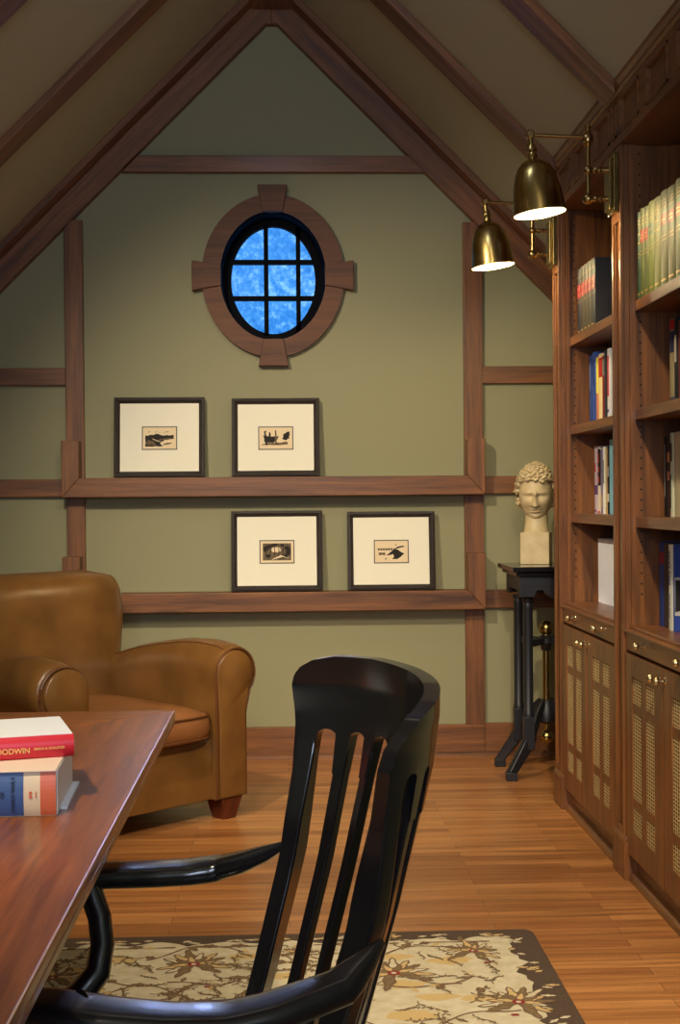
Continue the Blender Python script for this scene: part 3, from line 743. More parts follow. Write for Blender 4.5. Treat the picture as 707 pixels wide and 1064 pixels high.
# ------------------------------------------------------------------ pedestal table with brass rod, and the bust
def pedestal():
    X0, X1, Y0, Y1, ZT = 0.988, 1.43, 5.86, 6.29, 0.947
    XM, YM = 1.175, 6.08
    r = empty('pedestal_table', (XM, YM, 0), world=True); tag(r, 'small black pedestal table with splayed feet and a brass rod, carrying the bust', 'table')
    t = MB(); t.box(X0, X1, Y0, Y1, ZT-0.022, ZT)
    t.box(X0+0.018, X1-0.018, Y0+0.018, Y1-0.018, ZT-0.042, ZT-0.022)
    t.build('table_top', M['black'], r, bevel=0.004)
    a = MB(); a.box(X0+0.035, X1-0.035, Y0+0.035, Y1-0.035, ZT-0.092, ZT-0.042)
    # scalloped brackets on the four sides
    def br(pts): return pts
    for yy in (Y0+0.036, Y1-0.056):
        L_ = X1-X0-0.07; x = X0+0.035
        a.prism([(x, ZT-0.09), (x, ZT-0.135), (x+0.07, ZT-0.135), (x+0.075, ZT-0.108), (x+0.105, ZT-0.105), (x+0.12, ZT-0.125), (x+0.15, ZT-0.142), (x+L_-0.15, ZT-0.142), (x+L_-0.12, ZT-0.125), (x+L_-0.105, ZT-0.105), (x+L_-0.075, ZT-0.108), (x+L_-0.07, ZT-0.135), (x+L_, ZT-0.135), (x+L_, ZT-0.09)], 'Y', yy, yy+0.02)
    for xx in (X0+0.036, X1-0.056):
        L_ = Y1-Y0-0.07; y = Y0+0.035
        a.prism([(y, ZT-0.09), (y, ZT-0.135), (y+0.06, ZT-0.135), (y+0.07, ZT-0.108), (y+L_-0.07, ZT-0.108), (y+L_-0.06, ZT-0.135), (y+L_, ZT-0.135), (y+L_, ZT-0.09)], 'X', xx, xx+0.02)
    a.build('apron', M['blackiron'], r, bevel=0.003)
    for sx, sy in ((-1, -1), (-1, 1), (1, -1), (1, 1)):
        px = XM+sx*0.105; py = YM+sy*0.125
        l = MB()
        l.lathe([(0.026, ZT-0.142), (0.026, ZT-0.155), (0.021, ZT-0.165), (0.024, ZT-0.18), (0.0215, ZT-0.19), (0.0215, 0.30), (0.024, 0.295), (0.024, 0.275)], (px, py, 0), 'Z', 20)
        l.box(px-0.024, px+0.024, py-0.024, py+0.024, 0.13, 0.277)
        l.build('leg', M['blackiron'], r, smooth=True, bevel=0.002)
        fo = MB(); dx, dy = sx*0.085, sy*0.035
        fo.tube([(px, py, 0.165), (px+dx*0.25, py+dy*0.25, 0.13), (px+dx*0.9, py+dy*0.9, 0.045), (px+dx, py+dy, 0.03)], [(0.02, 0.03), (0.02, 0.028), (0.02, 0.022), (0.022, 0.022)], 8, power=0.5)
        fo.box(px+dx-0.024, px+dx+0.024, py+dy-0.022, py+dy+0.022, 0.0, 0.038)
        fo.build('foot', M['blackiron'], r, smooth=True, bevel=0.002)
    h = MB(); 
    h.tube([(XM-0.105, YM-0.125, 0.60), (XM+0.105, YM+0.125, 0.60)], [(0.012, 0.016)]*2, 8, power=0.5)
    h.tube([(XM-0.105, YM+0.125, 0.60), (XM+0.105, YM-0.125, 0.60)], [(0.012, 0.016)]*2, 8, power=0.5)
    h.tube([(XM-0.11, YM-0.02, 0.605), (XM+0.11, YM-0.02, 0.605)], [(0.01, 0.014)]*2, 8, power=0.5)
    h.lathe([(0.0001, 0.628), (0.022, 0.626), (0.040, 0.612), (0.040, 0.592), (0.026, 0.578), (0.022, 0.562), (0.018, 0.556), (0.0001, 0.556)], (XM, YM, 0), 'Z', 20)
    h.build('upper_spider', M['blackiron'], r, smooth=True)
    MB().tube([(XM, YM, 0.33), (XM, YM, 0.60)], 0.0175, 20).build('brass_rod', M['brass'], r, smooth=True)
    b = MB(); b.ball((XM, YM, 0.658), 0.034, 20, 14); b.lathe([(0.02, 0.622), (0.018, 0.632)], (XM, YM, 0), 'Z', 16); b.build('ball_finial', M['brass'], r, smooth=True)
    b = MB(); b.ball((XM, YM, 0.165), 0.032, 20, 14); b.lathe([(0.012, 0.19), (0.012, 0.24)], (XM, YM, 0), 'Z', 16); b.build('ball_finial', M['brass'], r, smooth=True)
    s = MB()
    s.lathe([(0.022, 0.335), (0.034, 0.330), (0.036, 0.31), (0.05, 0.28), (0.05, 0.24), (0.025, 0.225), (0.0001, 0.225)], (XM, YM, 0), 'Z', 12)
    for sx, sy in ((-1, -1), (-1, 1), (1, -1), (1, 1)):
        s.tube([(XM+sx*0.02, YM+sy*0.02, 0.315), (XM+sx*0.05, YM+sy*0.055, 0.28), (XM+sx*0.075, YM+sy*0.085, 0.215), (XM+sx*0.095, YM+sy*0.112, 0.15)], [(0.014, 0.026)]*4, 8, power=0.5)
    s.build('lower_spider', M['blackiron'], r, smooth=True)
pedestal()

def bust():
    ZT = 0.9475
    r = empty('portrait_bust', (1.145, 6.145, ZT), math.radians(-17))
    tag(r, 'cream plaster classical head of a curly haired youth on a cube base', 'bust')
    MB().box(-0.066, 0.066, -0.066, 0.066, 0, 0.145).build('base', M['plaster'], r, bevel=0.003)
    # neck
    n_ = MB()
    def ring(cx, cy, z, a, b, tilt=0.0, n=28):
        return [(cx+a*math.cos(2*PI*i/n), cy+b*math.sin(2*PI*i/n), z+tilt*math.sin(2*PI*i/n)) for i in range(n)]
    g = lambda x, s: math.exp(-(x*x)/(2*s*s))
    n_.rings([ring(0, 0.006, 0.145, 0.058, 0.054), ring(0, 0.006, 0.158, 0.058, 0.054), ring(0, 0.008, 0.170, 0.055, 0.053), ring(0, 0.012, 0.19, 0.053, 0.052, 0.004), ring(0, 0.016, 0.225, 0.053, 0.053, 0.008), ring(0, 0.02, 0.27, 0.054, 0.056)])
    n_.build('neck', M['plaster'], r, smooth=True, angle=60)
    # head: local origin at eye line, face toward -Y
    hc = Vector((0.0, 0.0, 0.320)); NU, NV = 120, 110; vs = []; fs = []
    for k in range(NV+1):
        v = PI*k/NV
        for i in range(NU):
            u = 2*PI*i/NU
            sx, sy, sz = math.sin(v)*math.sin(u), -math.sin(v)*math.cos(u), math.cos(v)
            rx, rz = 0.077, (0.118 if sz > 0 else 0.126)
            ry = 0.088 if sy < 0 else 0.105
            x, y, z = sx*rx, sy*ry, sz*rz
            if z < 0:
                t = min(1, -z/0.126)
                q_ = min(1.6, math.sqrt(max(0, 1-t**3.0))/max(1e-3, math.sqrt(max(0, 1-t*t)))) if t < 0.999 else 1.0
                x *= q_*(1-0.36*t**2.0); 
                if y > 0: y *= 1-0.45*t
                else: y *= 1-0.10*t**3
                z = -0.126*(1-(1-t)**1.0) if False else z
            fr = max(0.0, -sy)          # how frontal
            fm = min(1.0, fr*1.6)
            if sy < 0:
                # flatten the face plane a little
                y = -(abs(y)**0.98)*(0.088**0.02)
                d = 0
                ax = abs(x)
                d += 0.0075*g(z-0.015, 0.006)*g(ax-0.026, 0.020)                 # brow
                d -= 0.0165*g(z+0.001, 0.0085)*g(ax-0.029, 0.0135)               # sockets
                d -= 0.0060*g(z-0.002, 0.010)*g(ax-0.014, 0.006)                 # inner corners
                d += 0.0100*g(z+0.002, 0.0060)*g(ax-0.030, 0.0095)               # eyeball
                d += 0.0030*g(z-0.0060, 0.0018)*g(ax-0.030, 0.012)               # upper lid
                d += 0.0018*g(z+0.0100, 0.0018)*g(ax-0.030, 0.011)
                if -0.050 < z < 0.024:                                           # nose
                    q = (0.024-z)/0.066; w_ = 0.0060+0.0035*q*q
                    d += (0.0075+0.0185*min(1, q))*g(x, w_)*min(1, (z+0.050)/0.006)
                    d += 0.0075*g(z+0.038, 0.006)*g(ax-0.0125, 0.0045)*min(1, (z+0.050)/0.006)
                d -= 0.0035*g(z+0.052, 0.003)*g(x, 0.012)
                d += 0.0080*g(z+0.0590, 0.0036)*g(x, 0.015)                      # upper lip
                d += 0.0085*g(z+0.0710, 0.0042)*g(x, 0.013)                      # lower lip
                d -= 0.0065*g(z+0.0650, 0.0018)*g(x, 0.019)                      # mouth line
                d -= 0.0065*g(z+0.081, 0.0045)*g(x, 0.017)
                d += 0.0120*g(z+0.100, 0.011)*g(x, 0.019)                        # chin
                d += 0.0040*g(z+0.030, 0.016)*g(ax-0.044, 0.012)                 # cheek
                d -= 0.0045*g(z+0.062, 0.014)*g(ax-0.034, 0.009)
                y -= d*fm
            vs.append((x, y, z))
    for k in range(NV):
        for i in range(NU):
            j_ = (i+1) % NU; fs.append((k*NU+i, k*NU+j_, (k+1)*NU+j_, (k+1)*NU+i))
    T_ = Matrix.Translation(hc) @ Euler((math.radians(8), 0, math.radians(4)), 'XYZ').to_matrix().to_4x4()
    hd = MB(); hd.add(vs, fs)
    # ears
    for sg in (-1, 1):
        hd.tube([(sg*0.077, 0.006, 0.012), (sg*0.084, 0.012, 0.016), (sg*0.086, 0.018, 0.002), (sg*0.080, 0.010, -0.020), (sg*0.074, 0.004, -0.026)], [0.005, 0.006, 0.006, 0.006, 0.004], 8)
    hd.xf(T_); hd.build('head', M['plaster'], r, smooth=True, angle=80)
    # tight curls
    ha = MB(); rnd = random.Random(5)
    cnt = 0; N = 250
    for k in range(N):
        zz = 1-1.75*k/N; th = k*2.399963
        rr = math.sqrt(max(0, 1-zz*zz)); d = Vector((rr*math.sin(th), -rr*math.cos(th), zz))
        # hairline: bare face below the forehead
        if d.y < -0.15 and d.z < 0.50+0.04*rnd.random(): continue
        if d.y < 0.15 and d.z < 0.02: continue
        if d.z < -0.55: continue
        up = max(0.0, d.z)
        c = Vector((d.x*0.083, d.y*(0.092 if d.y < 0 else 0.106), d.z*(0.118+0.014*up)))
        q = rnd.uniform(0.0125, 0.017)
        # a curl: short spiral tube lying on the scalp
        n = d.normalized(); a = n.orthogonal().normalized(); b = n.cross(a); ph = rnd.uniform(0, 2*PI); sg = rnd.choice((-1, 1))
        pts = []; rad = []
        for s in range(10):
            t = s/9; an = ph+sg*t*2.6*PI; rr2 = q*(1-0.75*t)
            pts.append(c+n*(0.002+0.015*t)+a*(rr2*math.cos(an))+b*(rr2*math.sin(an))); rad.append(0.0060-0.0015*t)
        ha.tube(pts, rad, 6)
        ha.ball(tuple(c+n*0.001), 0.012, 8, 5)
    ha.xf(T_); ha.build('curly_hair', M['plaster'], r, smooth=True, angle=80)
bust()

# ------------------------------------------------------------------ leather club chair
def armchair():
    r = empty('armchair', (-0.811, 5.345, 0), math.radians(43.6))
    tag(r, 'tan leather club armchair with rolled arms and dark tapered feet', 'armchair')
    Lm = M['leather']
    # base
    b = MB(); superellipse_stack(b, [(0, 0.0, 0.085, 0.40, 0.415), (0, 0, 0.09, 0.41, 0.425), (0, 0, 0.310, 0.395, 0.425), (0, 0, 0.325, 0.385, 0.415)], 48, 12)
    b.build('base', Lm, r, smooth=True, angle=50)
    # cushion
    c = MB(); superellipse_stack(c, [(0, -0.09, 0.322, 0.26, 0.32), (0, -0.10, 0.328, 0.293, 0.360), (0, -0.10, 0.344, 0.303, 0.376), (0, -0.10, 0.376, 0.306, 0.384), (0, -0.10, 0.411, 0.303, 0.378), (0, -0.10, 0.428, 0.295, 0.368), (0, -0.095, 0.448, 0.25, 0.31), (0, -0.09, 0.458, 0.14, 0.18)], 56, 7)
    c.build('seat_cushion', M['cushion'], r, smooth=True, angle=80)
    p = MB()
    for z in (0.340, 0.424):
        pts = []
        for i in range(57):
            t = 2*PI*i/56; cc, ss = math.cos(t), math.sin(t)
            pts.append((0.302*math.copysign(abs(cc)**(2/7), cc), -0.10+0.377*math.copysign(abs(ss)**(2/7), ss), z))
        p.tube(pts, 0.0045, 6, cap=False)
    p.build('cushion_piping', M['piping'], r, smooth=True)
    # arms: a rolled section carried from front to back
    def sec(sg, y, zc, R, inner, basex, n=40, grow=0.0, z0=0.088, neck=0.0):
        cx = 0.315+R          # roll centre
        pts = []
        # start inner bottom, go up inner face, round the roll, back down the outer face
        pts += [(inner-grow, z0), (inner-grow, z0+(zc-z0)*0.33), (inner-grow, z0+(zc-z0)*0.66)]
        for k in range(23):
            a = PI-(PI+0.75)*k/22
            pts.append((cx+(R+grow)*math.cos(a), zc+(R+grow)*math.sin(a)))
        nz = zc-R*0.85-0.03
        pts += [(basex+0.012+grow, nz), (basex+grow, nz-0.05), (basex+grow, 0.25), (basex+grow, z0)]
        return [(sg*(x-0.015), y, z) for x, z in pts]
    for sg in (1, -1):
        a = MB(); R = []
        for y, zc, rad in ((-0.452, 0.572, 0.098), (-0.445, 0.575, 0.104), (-0.40, 0.583, 0.107), (-0.30, 0.590, 0.107), (-0.18, 0.588, 0.105), (-0.05, 0.573, 0.103), (0.08, 0.553, 0.101), (0.2, 0.528, 0.098), (0.34, 0.49, 0.095), (0.41, 0.47, 0.09)):
            R.append(sec(sg, y, zc, rad, 0.315, 0.462))
        a.rings(R, cap=True)
        ar = a.build('rolled_arm', Lm, r, smooth=True, angle=55)
        # front panel and its piping
        f0 = sec(sg, -0.452, 0.572, 0.092, 0.325, 0.455, z0=0.095)
        fr = MB(); f1 = [(x, -0.466, z) for x, y, z in f0]
        cxm = sum(p_[0] for p_ in f0)/len(f0); czm = sum(p_[2] for p_ in f0)/len(f0)
        f2 = [(cxm+(x-cxm)*0.93, -0.471, czm+(z-czm)*0.97) for x, y, z in f0]
        fr.rings([f0, f1, f2]); fr.build('front_panel', Lm, ar, smooth=True, angle=50)
        pp = sec(sg, -0.459, 0.572, 0.099, 0.317, 0.462, z0=0.092)
        MB().tube(pp, 0.0055, 6).build('piping', M['piping'], ar, smooth=True)
        sp = []   # seam along the top of the roll on the inner side
        for y, zc, rad in ((-0.44, 0.575, 0.104), (-0.40, 0.583, 0.107), (-0.30, 0.590, 0.107), (-0.18, 0.588, 0.105), (-0.05, 0.573, 0.103), (0.08, 0.553, 0.101), (0.2, 0.528, 0.098), (0.34, 0.49, 0.095)):
            a_ = math.radians(118); sp.append((sg*(0.300+rad+(rad+0.0005)*math.cos(a_)), y, zc+(rad+0.0005)*math.sin(a_)))
        MB().tube(sp, 0.003, 6).build('top_seam', M['piping'], ar, smooth=True)
    # back
    bk = MB(); lv = []
    ZB, ZTt = 0.28, 0.955
    N = 26
    for k in range(N+1):
        t = k/N; z = ZB+(ZTt-ZB)*t
        w = 0.335+0.115*min(1, t/0.72)**0.9
        d = 0.100+0.012*math.sin(PI*min(1, t*1.1))
        e_ = 0
        zt_ = (z-(ZTt-0.14))/0.14
        if zt_ > 0:
            q = (1-min(1, zt_)**3.2)**(1/3.2); w = w-0.15*(1-q); 
            q2 = (1-min(1, zt_)**2.4)**(1/2.4); d = d*(0.12+0.88*q2)
        cy = 0.30+0.10*t
        lv.append((0, cy, z, w, d))
    superellipse_stack(bk, lv, 48, 3.6)
    bk.build('backrest', Lm, r, smooth=True, angle=80)
    # rear shell closing the back between the arms
    sh = MB(); superellipse_stack(sh, [(0, 0.42, 0.085, 0.41, 0.05), (0, 0.42, 0.10, 0.42, 0.055), (0, 0.43, 0.5, 0.41, 0.055), (0, 0.44, 0.60, 0.38, 0.05)], 40, 8)
    sh.build('back_panel', Lm, r, smooth=True, angle=50)
    for sx in (-1, 1):
        for y in (-0.40, 0.38):
            f_ = MB(); cx = sx*0.385
            q = lambda h, z: [(cx-h, y-h, z), (cx+h, y-h, z), (cx+h, y+h, z), (cx-h, y+h, z)]
            f_.rings([q(0.032, 0), q(0.034, 0.004), q(0.052, 0.088)]); f_.build('foot', M['foot'], r, bevel=0.003)
    return r
armchair()

# ------------------------------------------------------------------ rug
RX0, RX1, RY0, RY1 = -1.85, 0.695, 1.15, 3.842
def rug():
    base = mat('rug_brown_pile', srgb(92, 72, 54), 0.95, bump=(420, 0.8, 0.004), var=(160, srgb(70, 54, 40)))
    cream = mat('rug_cream_pile', srgb(216, 204, 172), 0.95, bump=(420, 0.8, 0.004), var=(30, srgb(198, 184, 148)))
    gold = mat('rug_gold_pile', srgb(206, 176, 118), 0.95, bump=(420, 0.8, 0.004))
    olive = mat('rug_olive_pile', srgb(146, 122, 82), 0.95, bump=(420, 0.8, 0.004), var=(300, srgb(92, 74, 46)))
    brown = mat('rug_dark_line', srgb(112, 84, 58), 0.95)
    red = mat('rug_red_pile', srgb(138, 44, 40), 0.95, bump=(420, 0.8, 0.004))
    rnd = random.Random(21)
    m = MB(); m.cur = 0
    def rr(x0, x1, y0, y1, rad, z, n=6):
        o = []
        for cx, cy, a0 in ((x1-rad, y1-rad, 0), (x0+rad, y1-rad, PI/2), (x0+rad, y0+rad, PI), (x1-rad, y0+rad, 1.5*PI)):
            for k in range(n+1): a = a0+PI/2*k/n; o.append((cx+rad*math.cos(a), cy+rad*math.sin(a), z))
        return o
    m.rings([rr(RX0, RX1, RY0, RY1, 0.03, 0.0005), rr(RX0, RX1, RY0, RY1, 0.03, 0.008), rr(RX0+0.004, RX1-0.004, RY0+0.004, RY1-0.004, 0.03, 0.011)])
    lev = [0]
    def flat(poly, c):
        lev[0] += 1; m.cur = c; z = 0.01122+(lev[0] % 1700)*0.0000012
        m.add([(x, y, z) for x, y in poly], [tuple(range(len(poly)))])
    # cream field with a wavy edge, built as a fan strip so that it stays planar
    inn = (RX0+0.09, RX1-0.085, RY0+0.09, RY1-0.075)
    ed = []
    def edge(p, q, nrm, n):
        for k in range(n):
            t = k/n; w = 0.016*math.sin(t*n*0.9)+rnd.uniform(-0.012, 0.014)
            ed.append((p[0]+(q[0]-p[0])*t+nrm[0]*w, p[1]+(q[1]-p[1])*t+nrm[1]*w))
    edge((inn[0], inn[2]), (inn[1], inn[2]), (0, 1), 90); edge((inn[1], inn[2]), (inn[1], inn[3]), (1, 0), 100)
    edge((inn[1], inn[3]), (inn[0], inn[3]), (0, 1), 90); edge((inn[0], inn[3]), (inn[0], inn[2]), (1, 0), 100)
    m.cur = 1; c0 = ((inn[0]+inn[1])/2, (inn[2]+inn[3])/2); n = len(ed)
    z = 0.0112; m.add([(c0[0], c0[1], z)]+[(x, y, z) for x, y in ed], [(0, 1+k, 1+(k+1) % n) for k in range(n)])
    def ribbon(pts, w, c):
        L_, R_2 = [], []
        for k, p in enumerate(pts):
            a = pts[max(0, k-1)]; b = pts[min(len(pts)-1, k+1)]
            dx, dy = b[0]-a[0], b[1]-a[1]; l = math.hypot(dx, dy) or 1
            ww = w*(0.6+0.8*rnd.random())
            L_.append((p[0]-dy/l*ww, p[1]+dx/l*ww)); R_2.append((p[0]+dy/l*ww, p[1]-dx/l*ww))
        flat(L_+R_2[::-1], c)
    def leaf(x, y, a, l, w, c, edgec=4):
        q = []
        for k in range(13):
            t = k/12; s = math.sin(PI*t)**0.8*w*(1+0.25*math.sin(t*16)); q.append((t*l, s))
        q += [(t, -s) for t, s in q[::-1][1:-1]]
        ca, sa = math.cos(a), math.sin(a)
        if edgec is not None: flat([(x+(u*ca-v*1.35*sa), y+(u*sa+v*1.35*ca)) for u, v in q], edgec)
        flat([(x+(0.05*l+u*0.88)*ca-v*0.8*sa, y+(0.05*l+u*0.88)*sa+v*0.8*ca) for u, v in q], c)
    def palmette(x, y, s, a0=PI/2):
        for k in range(13):
            a = a0+(k-6)*0.42; l = s*(0.85+0.3*math.cos(k-6)*0.4)
            leaf(x, y, a, l*rnd.uniform(.8, 1.1), s*0.085, 3 if k % 3 == 0 else (2 if k % 3 == 1 else 1))
        for k in range(7): leaf(x, y, a0+(k-3)*0.75, s*0.5, s*0.075, 2 if k % 2 else 3)
        flat([(x+s*0.14*math.cos(t*PI/5), y+s*0.14*math.sin(t*PI/5)) for t in range(10)], 5)
        flat([(x+s*0.06*math.cos(t*PI/3), y+s*0.06*math.sin(t*PI/3)) for t in range(6)], 1)
    def sprig(x, y, a, l, c=4):
        pts = [(x+l*t/10*math.cos(a+0.9*math.sin(t/10*2)), y+l*t/10*math.sin(a+0.9*math.sin(t/10*2))) for t in range(11)]
        ribbon(pts, 0.0020, c)
        for k in range(2, 11, 2):
            leaf(pts[k][0], pts[k][1], a+1.0+rnd.uniform(-.3, .3), l*0.2, l*0.045, 3, None if k % 4 else 4)
            leaf(pts[k][0], pts[k][1], a-0.7+rnd.uniform(-.3, .3), l*0.18, l*0.04, rnd.choice((3, 2, 4)), None)
    # pale gold drifts
    for k in range(110):
        x, y = rnd.uniform(inn[0]+.12, inn[1]-.12), rnd.uniform(inn[2]+.12, inn[3]-.1); q = rnd.uniform(.025, .055)
        flat([(x+q*1.7*math.cos(t*PI/6)*rnd.uniform(.7, 1.2), y+q*.8*math.sin(t*PI/6)*rnd.uniform(.7, 1.2)) for t in range(12)], 2)
    # vines
    for k in range(17):
        y0_ = inn[2]+.10+k*0.155; pts = []
        x = inn[0]+.05; ph = rnd.random()*6
        while x < inn[1]-.05:
            pts.append((x, min(inn[3]-.03, y0_+0.07*math.sin(x*9+ph)+0.03*math.sin(x*23+ph*2)))); x += 0.012
        n = len(pts); k0 = 0
        while k0 < n-4:
            k1 = min(n, k0+rnd.randint(14, 34)); ribbon(pts[k0:k1], 0.0032, 4); k0 = k1+rnd.randint(2, 6)
        for q in range(0, n-1, 7):
            leaf(pts[q][0], pts[q][1], rnd.uniform(0, 2*PI), rnd.uniform(.03, .055), 0.009, rnd.choice((3, 3, 2, 4)), rnd.choice((4, None)))
    fl = [(-0.258, 3.60, .125), (0.27, 3.50, .13), (0.50, 3.66, .10), (0.56, 3.28, .12), (-0.62, 3.52, .11), (0.02, 3.25, .12), (0.33, 3.05, .12), (-0.42, 3.2, .12), (0.02, 3.68, .07), (0.52, 2.9, .11), (0.08, 2.8, .12)]
    gx = 0
    for y in (2.5, 2.1, 1.7, 1.4):
        for x in (-1.5, -1.1, -.7, -.3, .1, .45): fl.append((x+rnd.uniform(-.08, .08), y+rnd.uniform(-.08, .08), .12))
    for y in (2.9, 3.3, 3.6):
        for x in (-1.55, -1.15, -.8): fl.append((x+rnd.uniform(-.06, .06), y+rnd.uniform(-.06, .06), .11))
    for x, y, s in fl: palmette(x, y, s, PI/2+rnd.uniform(-.4, .4))
    for k in range(1150):
        x, y = rnd.uniform(inn[0]+.05, inn[1]-.05), rnd.uniform(inn[2]+.05, inn[3]-.05)
        if any(math.hypot(x-a, y-b) < s*0.9 for a, b, s in fl): continue
        sprig(x, y, rnd.uniform(0, 2*PI), rnd.uniform(.045, .11), rnd.choice((4, 3, 3)))
    for k in range(60):
        x, y = rnd.uniform(inn[0]+.05, inn[1]-.05), rnd.uniform(inn[2]+.05, inn[3]-.05)
        flat([(x+.012*math.cos(t*PI/3), y+.008*math.sin(t*PI/3)) for t in range(6)], 5)
    # border tufts
    for k in range(170):
        t = rnd.random()
        if k % 2: x, y, a = RX1-rnd.uniform(.05, .10), RY0+.1+(RY1-RY0-.18)*t, rnd.uniform(-.5, .8)
        else: x, y, a = RX0+.1+(RX1-RX0-.2)*t, RY1-rnd.uniform(.04, .07), rnd.uniform(-.3, .3)
        leaf(x, y, a, rnd.uniform(.025, .05), .007, rnd.choice((1, 1, 2)), 4)
    o = m.build('rug', [base, cream, gold, olive, brown, red])
    tag(o, 'cream floral rug with brown border lying on the oak floor under the black chair', 'rug')
rug()

# ------------------------------------------------------------------ desk
def desk():
    X0, X1, Y0, Y1, ZT, t = -1.95, -0.270, 0.85, 3.23, 0.75, 0.040
    r = empty('desk', ((X0+X1)/2, (Y0+Y1)/2, 0.0135), world=True)
    tag(r, 'large dark oak desk top with mitred border, in the left foreground', 'desk')
    b = 0.42
    zt = ZT
    def board(poly, m, n):
        o = MB().prism(poly, 'Z', zt-0.018, zt); return o.build(n, m, r, bevel=0.0035 if n == 'border_board' else 0.001, seg=4)
    board([(X1, Y0), (X1, Y1), (X1-b, Y1-b), (X1-b, Y0+b)], M['deskY'], 'border_board')
    board([(X0, Y1), (X0, Y0), (X0+b, Y0+b), (X0+b, Y1-b)], M['deskY'], 'border_board')
    board([(X1, Y1), (X0, Y1), (X0+b, Y1-b), (X1-b, Y1-b)], M['deskX'], 'border_board')
    board([(X0, Y0), (X1, Y0), (X1-b, Y0+b), (X0+b, Y0+b)], M['deskX'], 'border_board')
    board([(X0+b, Y0+b), (X1-b, Y0+b), (X1-b, Y1-b), (X0+b, Y1-b)], M['deskY'], 'centre_panel')
    MB().rings([[(x, y, z) for x, y in ((X0+i, Y0+i), (X1-i, Y0+i), (X1-i, Y1-i), (X0+i, Y1-i))] for z, i in ((zt-t, 0.010), (zt-t+0.006, 0.002), (zt-0.018, 0.0))]).build('top_edge', M['deskY'], r, bevel=0.002)
    MB().box(X0+0.55, X1-0.55, Y0+0.35, Y1-0.35, 0.62, zt-t).build('apron', M['deskY'], r, bevel=0.003)
    for y in (Y0+0.55, Y1-0.55):
        MB().box((X0+X1)/2-0.16, (X0+X1)/2+0.16, y-0.07, y+0.07, 0.08, 0.62).build('pedestal', M['beamZ'], r, bevel=0.006)
        MB().prism([((X0+X1)/2-0.40, 0.0135), ((X0+X1)/2+0.40, 0.0135), ((X0+X1)/2+0.40, 0.045), ((X0+X1)/2+0.18, 0.09), ((X0+X1)/2-0.18, 0.09), ((X0+X1)/2-0.40, 0.045)], 'Y', y-0.06, y+0.06).build('foot', M['beamX'], r, bevel=0.006)
desk()

# ------------------------------------------------------------------ books lying on the desk
def lying_book(loc, rz, w, d, t, cover, label, pagec, right_white=False):
    """local: spine faces -Y, along X; origin at the bottom right front corner"""
    r = empty('book', loc, rz); tag(r, label, 'book', 'books on the desk')
    bt = 0.003; N = 10
    out = [(0.007-0.007*math.sin(PI*k/N)**0.6 if 0 < k < N else 0.007, t*k/N) for k in range(N+1)]
    poly = [(d, 0)]+out+[(d, t), (d, t-bt), (0.012, t-bt), (0.012, bt), (d, bt)]
    c = MB(); c.prism(poly, 'X', -w, 0); c.build('cover', cover, r, smooth=True, angle=40)
    MB().box(-w+0.004, -0.005, 0.012, d-0.005, bt, t-bt).build('pages', pagec, r)
    return r
def arc_band(r, t, x0, x1, m, name, za=0.02, zb=0.98):
    N = 10; o = []
    for k in range(N+1):
        u = za+(zb-za)*k/N; o.append((0.007-0.007*math.sin(PI*u)**0.6-0.0005, t*u))
    MB().prism(o+[(x+0.001, z) for x, z in o][::-1], 'X', x0, x1).build(name, m, r)
navy = cmat(50, 78, 128, 0.4)
b1 = lying_book((-0.370, 2.15, 0.7505), math.radians(3), 0.30, 0.235, 0.072, cmat(212, 190, 156, 0.45), 'thick hardback with blue, cream and orange spine, lower book of the pair on the desk', M['white'])
arc_band(b1, 0.072, -0.0245-0.0, -0.0, cmat(198, 96, 62, 0.4), 'orange_band'); arc_band(b1, 0.072, -0.30, -0.0505, navy, 'blue_band')
MB().box(-0.30, 0, 0.0, 0.235, 0.0722, 0.0735).build('pale_top_cover', cmat(236, 214, 192, 0.5), b1)
# dust jacket edge standing out at the right
MB().box(0, 0.0015, 0.012, 0.235, 0.001, 0.071).box(0.0, 0.012, 0.05, 0.25, 0.0, 0.004).build('jacket_edge', M['white'], b1)
def face_text(name, body, size, m, x, z, r, rot=0, y=-0.0012):
    ca, sa = math.cos(rot), math.sin(rot)
    ex = Vector((ca, 0, sa)); ez = Vector((0, -1, 0)); ey = ez.cross(ex)
    mm = Matrix((ex, ey, ez)).transposed().to_4x4(); mm.translation = Vector((x, y, z))
    return text_mesh(name, body, size, m, mm, r)
dk = cmat(16, 20, 40, 0.5)
face_text('title', 'WORLD WAR II', 0.0080, dk, -0.0665, 0.0075, b1, PI/2)
face_text('title_word', 'OF', 0.008, dk, -0.083, 0.031, b1, PI/2)
og = cmat(206, 92, 56, 0.5)
face_text('publisher', 'BOOKS', 0.003, og, -0.031, 0.031, b1, PI/2)
e_ = MB()
e_.prism([(-0.0425, 0.031), (-0.0385, 0.030), (-0.0365, 0.033), (-0.0385, 0.0355), (-0.0425, 0.0345), (-0.0405, 0.033)], 'Y', -0.0013, -0.0004)
e_.prism([(-0.0425, 0.0362), (-0.0385, 0.0365), (-0.0365, 0.0395), (-0.0395, 0.0415), (-0.0425, 0.0395), (-0.0402, 0.0385)], 'Y', -0.0013, -0.0004)
e_.build('publisher_emblem', og, b1)
b2 = lying_book((-0.358, 2.262, 0.8245), math.radians(16), 0.30, 0.20, 0.036, cmat(196, 30, 48, 0.35), 'red hardback with gold lettering and white top, upper book of the pair on the desk', M['pages'])
MB().box(-0.30, -0.001, 0.014, 0.2005, 0.0361, 0.0372).build('white_top_board', M['white'], b2)
gf = cmat(216, 168, 96, 0.4)
face_text('publisher', 'SIMON & SCHUSTER', 0.0056, gf, -0.066, 0.0165, b2, 0)
face_text('author', 'GOODWIN', 0.0125, gf, -0.137, 0.0145, b2, 0)

